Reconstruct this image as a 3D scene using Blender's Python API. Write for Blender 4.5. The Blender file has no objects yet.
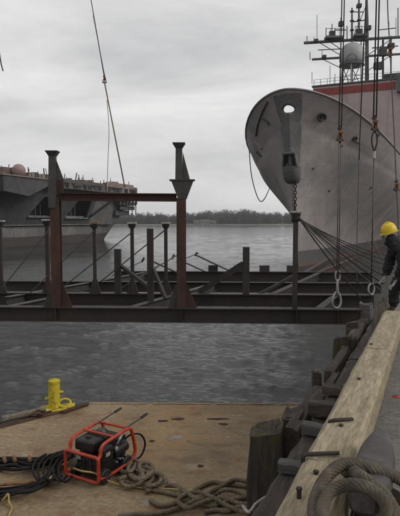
import bpy, math, random
import numpy as np
from mathutils import Vector, Matrix

random.seed(7)
S = bpy.context.scene
C = bpy.context.scene.collection
V = Vector

# ------------------------------------------------------------------ camera
H = 6.2                      # camera height above the water
F = 545.0                    # focal length in pixels of the 400 px wide photograph
PHI = math.atan(37 / F)      # tilt down: horizon at row 221
cam = bpy.data.cameras.new('camera'); cam_o = bpy.data.objects.new('camera', cam); C.objects.link(cam_o)
cam.sensor_fit = 'HORIZONTAL'; cam.sensor_width = 36; cam.lens = F / 400 * 36
cam.clip_start = .05; cam.clip_end = 9000
cam_o.location = (0, 0, H); cam_o.rotation_euler = (math.pi / 2 - PHI, 0, 0)
S.camera = cam_o

# ------------------------------------------------------------------ sky, sun, exposure
SUN_EL, SUN_AZ = math.radians(33), math.radians(108)     # azimuth from +Y clockwise: right, behind the camera
w = bpy.data.worlds.new('World'); S.world = w; w.use_nodes = True
nt = w.node_tree; nt.nodes.clear()
N = nt.nodes.new; L = nt.links.new
out = N('ShaderNodeOutputWorld')
sky = N('ShaderNodeTexSky'); sky.sky_type = 'NISHITA'; sky.sun_disc = False
sky.sun_elevation = SUN_EL; sky.sun_rotation = SUN_AZ; sky.dust_density = 4; sky.air_density = 1.2
bg1 = N('ShaderNodeBackground'); bg1.inputs[1].default_value = .06; L(sky.outputs[0], bg1.inputs[0])
tc = N('ShaderNodeTexCoord')
mp = N('ShaderNodeMapping'); mp.inputs['Scale'].default_value = (1.0, 1.0, 4.6); mp.inputs['Rotation'].default_value = (0, .05, .6)
L(tc.outputs['Generated'], mp.inputs[0])
n1 = N('ShaderNodeTexNoise'); n1.inputs['Scale'].default_value = 2.6; n1.inputs['Detail'].default_value = 9; n1.inputs['Roughness'].default_value = .58
n1.inputs['Distortion'].default_value = .35
L(mp.outputs[0], n1.inputs[0])
rp = N('ShaderNodeValToRGB')
rp.color_ramp.elements[0].position = .30; rp.color_ramp.elements[0].color = (.53, .532, .54, 1)
rp.color_ramp.elements[1].position = .68; rp.color_ramp.elements[1].color = (.79, .787, .78, 1)
L(n1.outputs[0], rp.inputs[0])
bg2 = N('ShaderNodeBackground'); bg2.inputs[1].default_value = 1.0; L(rp.outputs[0], bg2.inputs[0])
mx = N('ShaderNodeMixShader'); mx.inputs[0].default_value = .95
L(bg1.outputs[0], mx.inputs[1]); L(bg2.outputs[0], mx.inputs[2]); L(mx.outputs[0], out.inputs[0])
sl = bpy.data.lights.new('sun', 'SUN'); sl.energy = 1.4; sl.angle = math.radians(25); sl.color = (1, .96, .9)
so = bpy.data.objects.new('sun', sl); C.objects.link(so)
sd = V((math.sin(SUN_AZ) * math.cos(SUN_EL), math.cos(SUN_AZ) * math.cos(SUN_EL), math.sin(SUN_EL)))
so.rotation_euler = sd.to_track_quat('Z', 'Y').to_euler(); so.location = (20, -20, 60)
S.view_settings.view_transform = 'Standard'; S.view_settings.look = 'None'
S.view_settings.exposure = .14; S.view_settings.gamma = 1
S.cycles.max_bounces = 6; S.cycles.use_denoising = True

# ------------------------------------------------------------------ measuring
def ray(px, py):
    u, v = px - 200, 258 - py
    return V((u, F * math.cos(PHI) + v * math.sin(PHI), -F * math.sin(PHI) + v * math.cos(PHI)))
def atz(px, py, z):
    r = ray(px, py); return V((0, 0, H)) + r * ((z - H) / r.z)
def aty(px, py, Y):
    r = ray(px, py); return V((0, 0, H)) + r * (Y / r.y)
TH = math.atan(232 / F)                      # direction of pier and ships, right of the view axis
PD = V((math.sin(TH), math.cos(TH), 0)); PN = V((-math.cos(TH), math.sin(TH), 0))
def pq(p, q, z): return PD * p + PN * q + V((0, 0, z))
ZPIER, ZCURB, ZBARGE, ZFRAME = H - 1.62, H - 1.35, H - 3.2, H - 1.6

# ------------------------------------------------------------------ materials
MATS = {}
def ramp_mat(name, cols, scale=3, stretch=(1, 1, 1), rough=.8, bump=.25, fine=18, metal=0, coords='Object', spots=None, low=None, rvar=.1, fineamt=.35, spec=.4, dist=.02):
    """noise ramp colour + fine grain + optional spots (colour, scale, threshold) + optional band below a height (z, colour)"""
    m = bpy.data.materials.new(name); m.use_nodes = True; t = m.node_tree; nn = t.nodes.new; l = t.links.new
    b = t.nodes['Principled BSDF']; b.inputs['Metallic'].default_value = metal
    b.inputs['Specular IOR Level'].default_value = spec
    if coords == 'World':
        g = nn('ShaderNodeNewGeometry'); src = g.outputs['Position']
    else:
        g = nn('ShaderNodeTexCoord'); src = g.outputs[coords]
    oi = nn('ShaderNodeObjectInfo')
    ad = nn('ShaderNodeVectorMath'); ad.operation = 'MULTIPLY_ADD'
    ad.inputs[1].default_value = (1, 1, 1); l(src, ad.inputs[0])
    cr = nn('ShaderNodeCombineXYZ')
    mu = nn('ShaderNodeMath'); mu.operation = 'MULTIPLY'; mu.inputs[1].default_value = 37.0 if coords != 'World' else 0
    l(oi.outputs['Random'], mu.inputs[0])
    for k in range(3): l(mu.outputs[0], cr.inputs[k])
    l(cr.outputs[0], ad.inputs[2])
    mp = nn('ShaderNodeMapping'); mp.inputs['Scale'].default_value = stretch; l(ad.outputs[0], mp.inputs[0])
    n1 = nn('ShaderNodeTexNoise'); n1.inputs['Scale'].default_value = scale; n1.inputs['Detail'].default_value = 9; n1.inputs['Roughness'].default_value = .62
    n1.inputs['Distortion'].default_value = .4; l(mp.outputs[0], n1.inputs[0])
    r = nn('ShaderNodeValToRGB'); e = r.color_ramp.elements
    while len(e) < len(cols): e.new(.5)
    for k, (p, c) in enumerate(cols): e[k].position = p; e[k].color = (*c, 1)
    l(n1.outputs[0], r.inputs[0])
    n2 = nn('ShaderNodeTexNoise'); n2.inputs['Scale'].default_value = fine; n2.inputs['Detail'].default_value = 6; n2.inputs['Roughness'].default_value = .7; l(mp.outputs[0], n2.inputs[0])
    mr = nn('ShaderNodeMapRange'); mr.inputs[1].default_value = .3; mr.inputs[2].default_value = .7; mr.inputs[3].default_value = 1 - fineamt; mr.inputs[4].default_value = 1 + fineamt; l(n2.outputs[0], mr.inputs[0])
    mxx = nn('ShaderNodeMix'); mxx.data_type = 'RGBA'; mxx.blend_type = 'MULTIPLY'; mxx.inputs[0].default_value = 1
    l(r.outputs[0], mxx.inputs[6]); l(mr.outputs[0], mxx.inputs[7]); col = mxx.outputs[2]
    for sp in spots or ():
        n3 = nn('ShaderNodeTexNoise'); n3.inputs['Scale'].default_value = sp[1]; n3.inputs['Detail'].default_value = 8; n3.inputs['Roughness'].default_value = .68
        if len(sp) > 3:
            m3 = nn('ShaderNodeMapping'); m3.inputs['Scale'].default_value = sp[3]; m3.inputs['Location'].default_value = (3.1 * sp[1], 7.7, 1.3); l(ad.outputs[0], m3.inputs[0]); l(m3.outputs[0], n3.inputs[0])
        else: l(mp.outputs[0], n3.inputs[0])
        q = nn('ShaderNodeMapRange'); q.inputs[1].default_value = sp[2]; q.inputs[2].default_value = sp[2] + .09; l(n3.outputs[0], q.inputs[0])
        q.inputs[4].default_value = sp[4] if len(sp) > 4 else 1
        m2 = nn('ShaderNodeMix'); m2.data_type = 'RGBA'; l(q.outputs[0], m2.inputs[0]); l(col, m2.inputs[6]); m2.inputs[7].default_value = (*sp[0], 1); col = m2.outputs[2]
    if low:
        g2 = nn('ShaderNodeNewGeometry'); sx = nn('ShaderNodeSeparateXYZ'); l(g2.outputs['Position'], sx.inputs[0])
        for (zz, c, soft) in low:
            wz = nn('ShaderNodeMath'); wz.operation = 'MULTIPLY_ADD'; wz.inputs[1].default_value = soft * 3; l(n1.outputs[0], wz.inputs[0]); l(sx.outputs[2], wz.inputs[2])
            q = nn('ShaderNodeMapRange'); q.inputs[1].default_value = zz + soft * 1.5; q.inputs[2].default_value = zz + soft * 1.5 - max(soft, .03); l(wz.outputs[0], q.inputs[0])
            m2 = nn('ShaderNodeMix'); m2.data_type = 'RGBA'; l(q.outputs[0], m2.inputs[0]); l(col, m2.inputs[6]); m2.inputs[7].default_value = (*c, 1); col = m2.outputs[2]
    l(col, b.inputs['Base Color'])
    rr = nn('ShaderNodeMapRange'); rr.inputs[3].default_value = rough - rvar; rr.inputs[4].default_value = min(1, rough + rvar); l(n2.outputs[0], rr.inputs[0]); l(rr.outputs[0], b.inputs['Roughness'])
    if bump:
        bp = nn('ShaderNodeBump'); bp.inputs['Strength'].default_value = bump; bp.inputs['Distance'].default_value = dist; l(n2.outputs[0], bp.inputs['Height']); l(bp.outputs[0], b.inputs['Normal'])
    MATS[name] = m; return m

RUST = (.05, .02, .012); DKR = (.035, .018, .012)
ramp_mat('beam_steel', [(.25, (.014, .013, .013)), (.5, (.026, .02, .018)), (.75, (.042, .023, .017))], 2.2, fine=25, rough=.62, coords='World', spots=[(RUST, 3.1, .60)], fineamt=.4)
ramp_mat('rust_steel', [(.25, (.02, .013, .01)), (.5, (.043, .02, .014)), (.75, (.07, .031, .02))], 3.5, stretch=(1, 1, .5), fine=30, rough=.78, coords='World', spots=[((.03, .024, .022), 4.5, .58)])
ramp_mat('grey_steel', [(.25, (.026, .026, .025)), (.5, (.043, .042, .039)), (.8, (.062, .057, .05))], 3, fine=26, rough=.6, coords='World', spots=[(RUST, 5, .63)])
ramp_mat('pale_steel', [(.3, (.22, .21, .18)), (.7, (.36, .34, .3))], 9, fine=40, rough=.7, coords='World', spots=[((.2, .09, .03), 8, .58)])
ramp_mat('wire', [(.3, (.045, .043, .042)), (.7, (.09, .086, .08))], 12, fine=160, rough=.5, metal=.4, coords='World', bump=.3)
ramp_mat('rope_dark', [(.3, (.014, .013, .012)), (.7, (.035, .032, .028))], 12, fine=120, rough=.85, coords='World')
ramp_mat('rope_pale', [(.3, (.3, .29, .27)), (.7, (.42, .4, .37))], 12, fine=120, rough=.9, coords='World')
ramp_mat('rope_brown', [(.25, (.085, .066, .044)), (.5, (.16, .127, .085)), (.75, (.25, .205, .145))], 7, fine=90, rough=.95, coords='World', bump=.5)
ramp_mat('rope_grey', [(.25, (.055, .045, .034)), (.5, (.105, .087, .066)), (.75, (.17, .145, .11))], 14, fine=240, rough=.95, coords='World', bump=.7, dist=.01)
ramp_mat('orange_iron', [(.3, (.09, .042, .018)), (.7, (.24, .11, .035))], 14, fine=60, rough=.7, coords='World', spots=[((.05, .03, .02), 12, .55)])
ramp_mat('galvanised', [(.3, (.22, .22, .23)), (.7, (.4, .4, .4))], 14, fine=60, rough=.45, metal=.6, coords='World')
ramp_mat('curb_wood', [(.25, (.17, .138, .088)), (.5, (.26, .215, .142)), (.78, (.35, .3, .21))], 2.2, stretch=(.8, 6, 6), fine=9, rough=.85, bump=.5, spots=[((.13, .108, .072), 1.5, .58, (1, 4, 4), .6), ((.37, .34, .265), 4, .62, (1, 3, 3), .5), ((.05, .04, .028), 9, .67, (.4, 6, 6), .8)], fineamt=.42)
ramp_mat('dark_wood', [(.25, (.026, .02, .017)), (.5, (.062, .047, .039)), (.78, (.12, .095, .08))], 2.6, stretch=(.7, 7, 7), fine=8, rough=.9, bump=.8, fineamt=.5)
ramp_mat('grey_wood', [(.25, (.06, .058, .056)), (.5, (.1, .097, .094)), (.78, (.16, .155, .145))], 2.6, stretch=(.8, 7, 7), fine=8, rough=.9, bump=.7, fineamt=.4)
ramp_mat('mossy_wood', [(.25, (.022, .017, .014)), (.5, (.05, .037, .03)), (.78, (.095, .073, .06))], 3, stretch=(5, 5, .7), fine=9, rough=.95, bump=.8, spots=[((.055, .062, .014), 2.6, .53, (1.8, 1.8, .7), .85)], fineamt=.5)
ramp_mat('split_wood', [(.25, (.09, .07, .05)), (.5, (.17, .145, .11)), (.78, (.27, .24, .2))], 4, stretch=(5, 5, .7), fine=12, rough=.95, bump=.8)
ramp_mat('pier_concrete', [(.25, (.09, .083, .074)), (.5, (.125, .116, .104)), (.78, (.175, .163, .146))], 1.6, fine=22, rough=.92, bump=.5, coords='World', spots=[((.075, .07, .064), 3.1, .58), ((.24, .22, .2), 22, .67), ((.05, .047, .043), 9, .64)])
ramp_mat('barge_deck', [(.2, (.115, .08, .047)), (.4, (.19, .135, .077)), (.58, (.245, .18, .106)), (.8, (.315, .245, .16))], .7, fine=16, rough=.72, bump=.5, coords='World', stretch=(1, 1.3, 1), rvar=.2,
         spots=[((.25, .14, .055), .5, .51, (1, 1.4, 1), .5), ((.17, .07, .026), 1.7, .57, (1, 1.7, 1), .75), ((.095, .074, .052), 1.3, .54, (.8, 1.6, 1), .6), ((.09, .07, .05), 3.2, .58, (.8, 1.8, 1), .7), ((.06, .045, .032), 6, .64, (1, 1.6, 1), .8), ((.36, .32, .24), 3.1, .6, (1, 1.8, 1), .6), ((.04, .03, .024), 24, .67), ((.2, .08, .03), 13, .65)], fineamt=.4)
ramp_mat('barge_side', [(.3, (.03, .02, .014)), (.7, (.1, .05, .025))], 2, fine=14, rough=.85, coords='World')
ramp_mat('yellow_paint', [(.25, (.27, .2, .012)), (.5, (.44, .35, .02)), (.8, (.55, .46, .05))], 6, fine=30, rough=.65, coords='World', spots=[((.14, .08, .03), 8, .6, (1, 1, .4), .8), ((.05, .035, .02), 16, .66)], fineamt=.25)
ramp_mat('orange_paint', [(.25, (.26, .024, .01)), (.6, (.4, .042, .015)), (.85, (.48, .08, .035))], 8, fine=40, rough=.45, coords='World', spots=[((.1, .04, .025), 14, .66)], fineamt=.12, bump=.05)
ramp_mat('black_rubber', [(.3, (.009, .009, .009)), (.7, (.022, .021, .02))], 10, fine=60, rough=.6, coords='World', bump=.1)
ramp_mat('black_engine', [(.3, (.005, .005, .005)), (.7, (.018, .017, .017))], 12, fine=70, rough=.42, coords='World', bump=.15)
ramp_mat('grey_engine', [(.3, (.03, .03, .031)), (.7, (.07, .07, .072))], 12, fine=70, rough=.4, metal=.3, coords='World', bump=.15)
ramp_mat('hose_black', [(.3, (.006, .006, .006)), (.7, (.016, .015, .015))], 4, fine=50, rough=.6, coords='World', bump=.1, spec=.15, spots=[((.07, .065, .06), 9, .68)])
ramp_mat('hose_yellow', [(.3, (.28, .2, .06)), (.7, (.4, .31, .1))], 10, fine=50, rough=.7, coords='World', bump=.1)
ramp_mat('cleat_iron', [(.25, (.035, .03, .03)), (.5, (.062, .052, .052)), (.8, (.11, .1, .098))], 7, fine=55, rough=.55, metal=.2, coords='World', bump=.3, spots=[((.09, .045, .028), 9, .6)])
ramp_mat('black_cloth', [(.3, (.008, .008, .009)), (.7, (.02, .02, .022))], 9, fine=60, rough=.9, coords='World', bump=.4)
ramp_mat('trouser_cloth', [(.3, (.014, .014, .015)), (.7, (.03, .029, .028))], 9, fine=60, rough=.9, coords='World', bump=.4)
ramp_mat('glove', [(.3, (.2, .18, .15)), (.7, (.34, .31, .27))], 14, fine=70, rough=.9, coords='World')
ramp_mat('boot', [(.3, (.04, .025, .015)), (.7, (.08, .05, .03))], 14, fine=70, rough=.8, coords='World')
ramp_mat('hat_yellow', [(.3, (.55, .38, .012)), (.7, (.65, .47, .02))], 6, fine=50, rough=.38, coords='World', fineamt=.06, bump=0)
ramp_mat('skin', [(.3, (.2, .12, .085)), (.7, (.28, .17, .12))], 14, fine=70, rough=.6, coords='World', bump=.1)
ramp_mat('ship_hull', [(.2, (.18, .158, .153)), (.45, (.245, .214, .207)), (.62, (.295, .257, .247)), (.82, (.36, .317, .303))], .11, stretch=(1, 1, .8), fine=1.1, rough=.7, bump=.08, coords='World', dist=.05,
         spots=[((.165, .168, .172), .2, .545, (1, 1, 1), .7), ((.19, .125, .1), .9, .63, (1.2, 1.2, .12), .5), ((.06, .042, .035), 1.3, .7), ((.42, .4, .385), .5, .62, (1, 1, .2), .45), ((.15, .15, .155), .42, .6, (1, 1, 1.4), .55)],
         low=[(2.2, (.075, .07, .068), .1), (.7, (.1, .065, .052), .2)], fineamt=.16)
def plated(name, ang, bw, bh, amt=.5):
    """lay welded plates over a hull paint: each plate a touch different, seams darker and sunk"""
    m = MATS[name]; t = m.node_tree; nn = t.nodes.new; l = t.links.new; b = t.nodes['Principled BSDF']
    src = b.inputs['Base Color'].links[0].from_socket
    g = nn('ShaderNodeNewGeometry'); dt = nn('ShaderNodeVectorMath'); dt.operation = 'DOT_PRODUCT'; dt.inputs[1].default_value = (math.sin(ang), math.cos(ang), 0); l(g.outputs['Position'], dt.inputs[0])
    sx = nn('ShaderNodeSeparateXYZ'); l(g.outputs['Position'], sx.inputs[0]); cv = nn('ShaderNodeCombineXYZ'); l(dt.outputs['Value'], cv.inputs[0]); l(sx.outputs[2], cv.inputs[1])
    br = nn('ShaderNodeTexBrick'); br.inputs['Scale'].default_value = 1; br.inputs['Brick Width'].default_value = bw; br.inputs['Row Height'].default_value = bh; br.inputs['Mortar Size'].default_value = .035; br.inputs['Mortar Smooth'].default_value = .6
    br.inputs['Color1'].default_value = (1.08, 1.06, 1.05, 1); br.inputs['Color2'].default_value = (.82, .83, .85, 1); br.inputs['Mortar'].default_value = (.62, .58, .56, 1); l(cv.outputs[0], br.inputs['Vector'])
    mxx = nn('ShaderNodeMix'); mxx.data_type = 'RGBA'; mxx.blend_type = 'MULTIPLY'; mxx.inputs[0].default_value = amt; l(src, mxx.inputs[6]); l(br.outputs['Color'], mxx.inputs[7]); l(mxx.outputs[2], b.inputs['Base Color'])
    bp = nn('ShaderNodeBump'); bp.inputs['Strength'].default_value = .35; bp.inputs['Distance'].default_value = .06; bp.invert = True; l(br.outputs['Fac'], bp.inputs['Height'])
    if b.inputs['Normal'].links: l(b.inputs['Normal'].links[0].from_socket, bp.inputs['Normal'])
    l(bp.outputs[0], b.inputs['Normal'])
plated('ship_hull', TH, 5.5, 2.3, .4)
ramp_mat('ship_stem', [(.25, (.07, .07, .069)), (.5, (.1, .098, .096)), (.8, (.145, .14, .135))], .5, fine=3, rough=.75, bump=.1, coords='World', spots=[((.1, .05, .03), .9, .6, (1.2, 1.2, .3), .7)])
ramp_mat('ship_dark', [(.3, (.03, .028, .028)), (.7, (.07, .064, .062))], .8, fine=4, rough=.8, coords='World', spots=[((.07, .04, .028), 1.2, .6)])
ramp_mat('ship_pink', [(.25, (.33, .265, .255)), (.5, (.4, .325, .315)), (.8, (.46, .39, .38))], .12, fine=1.2, rough=.75, bump=.05, coords='World', spots=[((.22, .15, .12), .7, .68, (1.2, 1.2, .15), .5)], fineamt=.1)
ramp_mat('ship_red', [(.3, (.2, .035, .03)), (.7, (.27, .055, .047))], .4, fine=3, rough=.7, coords='World', fineamt=.12)
ramp_mat('ship_mast', [(.3, (.07, .068, .068)), (.7, (.14, .135, .135))], .5, fine=4, rough=.7, coords='World')
ramp_mat('dome_grey', [(.3, (.24, .245, .25)), (.7, (.34, .345, .35))], .4, fine=4, rough=.5, coords='World', fineamt=.08)
ramp_mat('dome_pink', [(.3, (.2, .125, .125)), (.7, (.28, .19, .19))], .5, fine=4, rough=.6, coords='World', fineamt=.12)
ramp_mat('carrier_dark', [(.25, (.036, .036, .039)), (.5, (.056, .055, .058)), (.8, (.085, .081, .08))], .12, stretch=(1, 1, .5), fine=1.2, rough=.8, coords='World', spots=[((.07, .045, .035), .35, .64, (1, 1, .3), .6)])
ramp_mat('carrier_pale', [(.25, (.09, .088, .084)), (.5, (.135, .131, .125)), (.8, (.2, .193, .18))], .16, stretch=(1, 1, .5), fine=1.2, rough=.8, coords='World', spots=[((.16, .1, .05), .3, .64, (1, 1, .25), .7)], low=[(2.4, (.055, .043, .041), .12)])
plated('carrier_dark', math.radians(20.2), 6, 2.2, .8); plated('carrier_pale', math.radians(20.2), 6, 2.2, .7)
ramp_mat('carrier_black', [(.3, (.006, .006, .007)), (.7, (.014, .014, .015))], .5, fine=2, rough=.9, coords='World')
ramp_mat('carrier_brown', [(.25, (.04, .036, .034)), (.5, (.08, .066, .058)), (.8, (.14, .112, .095))], .4, fine=2.5, rough=.85, coords='World')
ramp_mat('carrier_tan', [(.3, (.15, .11, .09)), (.7, (.23, .17, .14))], .5, fine=3, rough=.8, coords='World')
ramp_mat('bark_mass', [(.25, (.04, .037, .036)), (.5, (.06, .055, .052)), (.8, (.085, .078, .07))], .02, fine=.2, rough=1, coords='World', bump=0)
ramp_mat('shore_earth', [(.3, (.1, .095, .08)), (.7, (.16, .15, .13))], .02, fine=.2, rough=1, coords='World', bump=0)
ramp_mat('house_white', [(.3, (.15, .147, .143)), (.7, (.2, .196, .19))], .2, fine=2, rough=.8, coords='World', bump=0)
ramp_mat('roof_grey', [(.3, (.07, .065, .062)), (.7, (.11, .1, .095))], .2, fine=2, rough=.9, coords='World', bump=0)
ramp_mat('red_litter', [(.3, (.3, .03, .025)), (.7, (.4, .05, .04))], 20, fine=80, rough=.6, coords='World')

def water_mat():
    m = bpy.data.materials.new('water'); m.use_nodes = True; t = m.node_tree; nn = t.nodes.new; l = t.links.new
    b = t.nodes['Principled BSDF']; b.inputs['Base Color'].default_value = (.024, .0255, .0245, 1); b.inputs['Roughness'].default_value = .06; b.inputs['IOR'].default_value = 1.333
    g = nn('ShaderNodeNewGeometry')
    mp = nn('ShaderNodeMapping'); mp.inputs['Rotation'].default_value = (0, 0, .35); mp.inputs['Scale'].default_value = (.8, 1.5, 1); l(g.outputs['Position'], mp.inputs[0])
    a = nn('ShaderNodeTexNoise'); a.inputs['Scale'].default_value = 3.4; a.inputs['Detail'].default_value = 9; a.inputs['Roughness'].default_value = .6; a.inputs['Distortion'].default_value = .15; l(mp.outputs[0], a.inputs[0])
    c = nn('ShaderNodeTexNoise'); c.inputs['Scale'].default_value = .06; c.inputs['Detail'].default_value = 3; l(mp.outputs[0], c.inputs[0])
    q = nn('ShaderNodeMapRange'); q.inputs[1].default_value = .35; q.inputs[2].default_value = .65; q.inputs[3].default_value = .6; q.inputs[4].default_value = 1; l(c.outputs[0], q.inputs[0])
    ln = nn('ShaderNodeVectorMath'); ln.operation = 'LENGTH'; l(g.outputs['Position'], ln.inputs[0])
    # ripples too far off to resolve flatten out into a smooth sheen, so they are filtered with range
    fr = nn('ShaderNodeMapRange'); fr.inputs[1].default_value = 12; fr.inputs[2].default_value = 110; fr.inputs[3].default_value = 1; fr.inputs[4].default_value = .22; l(ln.outputs['Value'], fr.inputs[0])
    mm = nn('ShaderNodeMath'); mm.operation = 'MULTIPLY'; l(q.outputs[0], mm.inputs[0]); l(fr.outputs[0], mm.inputs[1])
    bp = nn('ShaderNodeBump'); bp.inputs['Distance'].default_value = .2; l(mm.outputs[0], bp.inputs['Strength']); l(a.outputs[0], bp.inputs['Height']); l(bp.outputs[0], b.inputs['Normal'])
    MATS['water'] = m
water_mat()
def puddle_mat():
    m = bpy.data.materials.new('puddle_water'); m.use_nodes = True; b = m.node_tree.nodes['Principled BSDF']
    b.inputs['Base Color'].default_value = (.2, .168, .125, 1); b.inputs['Roughness'].default_value = .14; MATS['puddle_water'] = m
puddle_mat()

# ------------------------------------------------------------------ mesh helpers
def basis(dirv, up=V((0, 0, 1))):
    z = dirv.normalized()
    if abs(z.dot(up)) > .98: up = V((0, 1, 0)) if abs(z.y) < .9 else V((1, 0, 0))
    x = up.cross(z).normalized(); y = z.cross(x); return x, y, z
def smooth_path(pts, n=8, closed=False):
    pts = [V(p) for p in pts]; out = []; m = len(pts)
    for i in range(m if closed else m - 1):
        g = (lambda k: pts[k % m]) if closed else (lambda k: pts[max(0, min(m - 1, k))])
        p0, p1, p2, p3 = g(i - 1), g(i), g(i + 1), g(i + 2)
        for k in range(n):
            s = k / n
            out.append(.5 * ((2 * p1) + (p2 - p0) * s + (2 * p0 - 5 * p1 + 4 * p2 - p3) * s * s + (3 * p1 - p0 - 3 * p2 + p3) * s ** 3))
    if not closed: out.append(pts[-1])
    return out
def resample(path, step):
    d = [0]
    for a, b in zip(path, path[1:]): d.append(d[-1] + (b - a).length)
    n = max(2, int(d[-1] / step)); out = []; k = 0
    for i in range(n + 1):
        t = d[-1] * i / n
        while k < len(d) - 2 and d[k + 1] < t: k += 1
        s = (t - d[k]) / max(1e-9, d[k + 1] - d[k]); out.append(path[k].lerp(path[k + 1], min(1, s)))
    return out
class MB:
    def __init__(s): s.v = []; s.f = []
    def add(s, vs, fs):
        o = len(s.v); s.v += [V(x) for x in vs]; s.f += [tuple(i + o for i in f) for f in fs]; return s
    def box(s, c, size, rz=0, M=None, taper=1.0):
        hx, hy, hz = [k / 2 for k in size]
        vs = [V((x * hx * (taper if z > 0 else 1), y * hy * (taper if z > 0 else 1), z * hz)) for z in (-1, 1) for y in (-1, 1) for x in (-1, 1)]
        R = M if M is not None else Matrix.Rotation(rz, 3, 'Z')
        return s.add([R @ v + V(c) for v in vs], [(0, 2, 3, 1), (4, 5, 7, 6), (0, 1, 5, 4), (2, 6, 7, 3), (0, 4, 6, 2), (1, 3, 7, 5)])
    def bar(s, A, B, wd, ht, up=V((0, 0, 1)), w2=None, h2=None):
        A, B = V(A), V(B); x, y, z = basis(B - A, up); w2 = wd if w2 is None else w2; h2 = ht if h2 is None else h2
        vs = [A + x * wd / 2 * i + y * ht / 2 * j for j in (-1, 1) for i in (-1, 1)] + [B + x * w2 / 2 * i + y * h2 / 2 * j for j in (-1, 1) for i in (-1, 1)]
        return s.add(vs, [(0, 2, 3, 1), (4, 5, 7, 6), (0, 1, 5, 4), (2, 6, 7, 3), (0, 4, 6, 2), (1, 3, 7, 5)])
    def section(s, A, B, prof, up=V((0, 0, 1)), prof2=None):
        A, B = V(A), V(B); x, y, z = basis(B - A, up); n = len(prof); prof2 = prof2 or prof
        vs = [A + x * a + y * b for a, b in prof] + [B + x * a + y * b for a, b in prof2]
        return s.add(vs, [(i, (i + 1) % n, n + (i + 1) % n, n + i) for i in range(n)] + [tuple(range(n))[::-1], tuple(range(n, 2 * n))])
    def ibeam(s, A, B, h, b, tf=.018, tw=.012, up=V((0, 0, 1)), lower=True):
        # A, B on the top of the beam
        b2, w2 = b / 2, tw / 2
        p = [(-b2, 0), (-b2, -tf), (-w2, -tf), (-w2, -h + tf), (-b2, -h + tf), (-b2, -h), (b2, -h), (b2, -h + tf), (w2, -h + tf), (w2, -tf), (b2, -tf), (b2, 0)]
        return s.section(A, B, p, up)
    def tube(s, path, r, n=8, closed=False, caps=True, rs=None, flat=1.0):
        path = [V(p) for p in path]; m = len(path); o = len(s.v)
        T = []
        for i in range(m):
            a = path[(i - 1) % m] if closed or i else path[0]; b = path[(i + 1) % m] if closed or i < m - 1 else path[-1]
            T.append((b - a).normalized())
        x, y, _ = basis(T[0])
        for i in range(m):
            x = (x - T[i] * x.dot(T[i])).normalized(); y = T[i].cross(x); rr = rs[i] if rs else r
            for k in range(n):
                a = 2 * math.pi * k / n; s.v.append(path[i] + x * math.cos(a) * rr + y * math.sin(a) * rr * flat)
        for i in range(m if closed else m - 1):
            for k in range(n):
                j = (i + 1) % m; k2 = (k + 1) % n
                s.f.append((o + i * n + k, o + i * n + k2, o + j * n + k2, o + j * n + k))
        if caps and not closed:
            s.f.append(tuple(o + k for k in range(n))[::-1]); s.f.append(tuple(o + (m - 1) * n + k for k in range(n)))
        return s
    def rope(s, path, r, pitch=None, step=None, n=12, lobes=3, depth=.2):
        """laid rope: lobed section that twists along the path"""
        pitch = pitch or r * 6; path = resample([V(p) for p in path], step or pitch / 8); m = len(path); o = len(s.v)
        T = [((path[min(m - 1, i + 1)] - path[max(0, i - 1)]).normalized()) for i in range(m)]
        x, y, _ = basis(T[0]); d = 0
        for i in range(m):
            if i: d += (path[i] - path[i - 1]).length
            x = (x - T[i] * x.dot(T[i])).normalized(); y = T[i].cross(x); tw = 2 * math.pi * d / pitch
            for k in range(n):
                a = 2 * math.pi * k / n; rr = r * (1 - depth + depth * abs(math.cos(lobes * (a - 0) / 2)) * 1.3)
                s.v.append(path[i] + x * math.cos(a + tw) * rr + y * math.sin(a + tw) * rr)
        for i in range(m - 1):
            for k in range(n):
                k2 = (k + 1) % n; s.f.append((o + i * n + k, o + i * n + k2, o + (i + 1) * n + k2, o + (i + 1) * n + k))
        s.f.append(tuple(o + k for k in range(n))[::-1]); s.f.append(tuple(o + (m - 1) * n + k for k in range(n)))
        return s
    def lathe(s, c, prof, n=16, axis=V((0, 0, 1)), caps=True):
        x, y, z = basis(V(axis)); o = len(s.v); c = V(c)
        for r, h in prof:
            for k in range(n):
                a = 2 * math.pi * k / n; s.v.append(c + z * h + x * math.cos(a) * r + y * math.sin(a) * r)
        for i in range(len(prof) - 1):
            for k in range(n):
                k2 = (k + 1) % n; s.f.append((o + i * n + k, o + i * n + k2, o + (i + 1) * n + k2, o + (i + 1) * n + k))
        if caps:
            s.f.append(tuple(o + k for k in range(n))[::-1]); s.f.append(tuple(o + (len(prof) - 1) * n + k for k in range(n)))
        return s
    def plate(s, pts, nrm):
        """flat polygon given thickness along nrm"""
        pts = [V(p) for p in pts]; n = len(pts); nrm = V(nrm)
        return s.add(pts + [p + nrm for p in pts], [tuple(range(n))[::-1], tuple(range(n, 2 * n))] + [(i, (i + 1) % n, n + (i + 1) % n, n + i) for i in range(n)])
    def build(s, name, mat, parent=None, smooth=False, M=None, bevel=0, kind=None, angle=40):
        me = bpy.data.meshes.new(name); me.from_pydata([tuple(v) for v in s.v], [], s.f); me.update()
        me.materials.append(MATS[mat]); o = bpy.data.objects.new(name, me); C.objects.link(o)
        if M is not None: o.matrix_world = M
        if smooth:
            me.polygons.foreach_set('use_smooth', [True] * len(me.polygons))
            if smooth != 'all': me.set_sharp_from_angle(angle=math.radians(angle))
        if bevel:
            b = o.modifiers.new('bevel', 'BEVEL'); b.width = bevel; b.segments = 2; b.limit_method = 'ANGLE'; b.angle_limit = math.radians(50)
        if parent is not None:
            o.parent = parent; o.matrix_parent_inverse = parent.matrix_world.inverted()
        if kind: o['kind'] = kind
        return o
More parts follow.
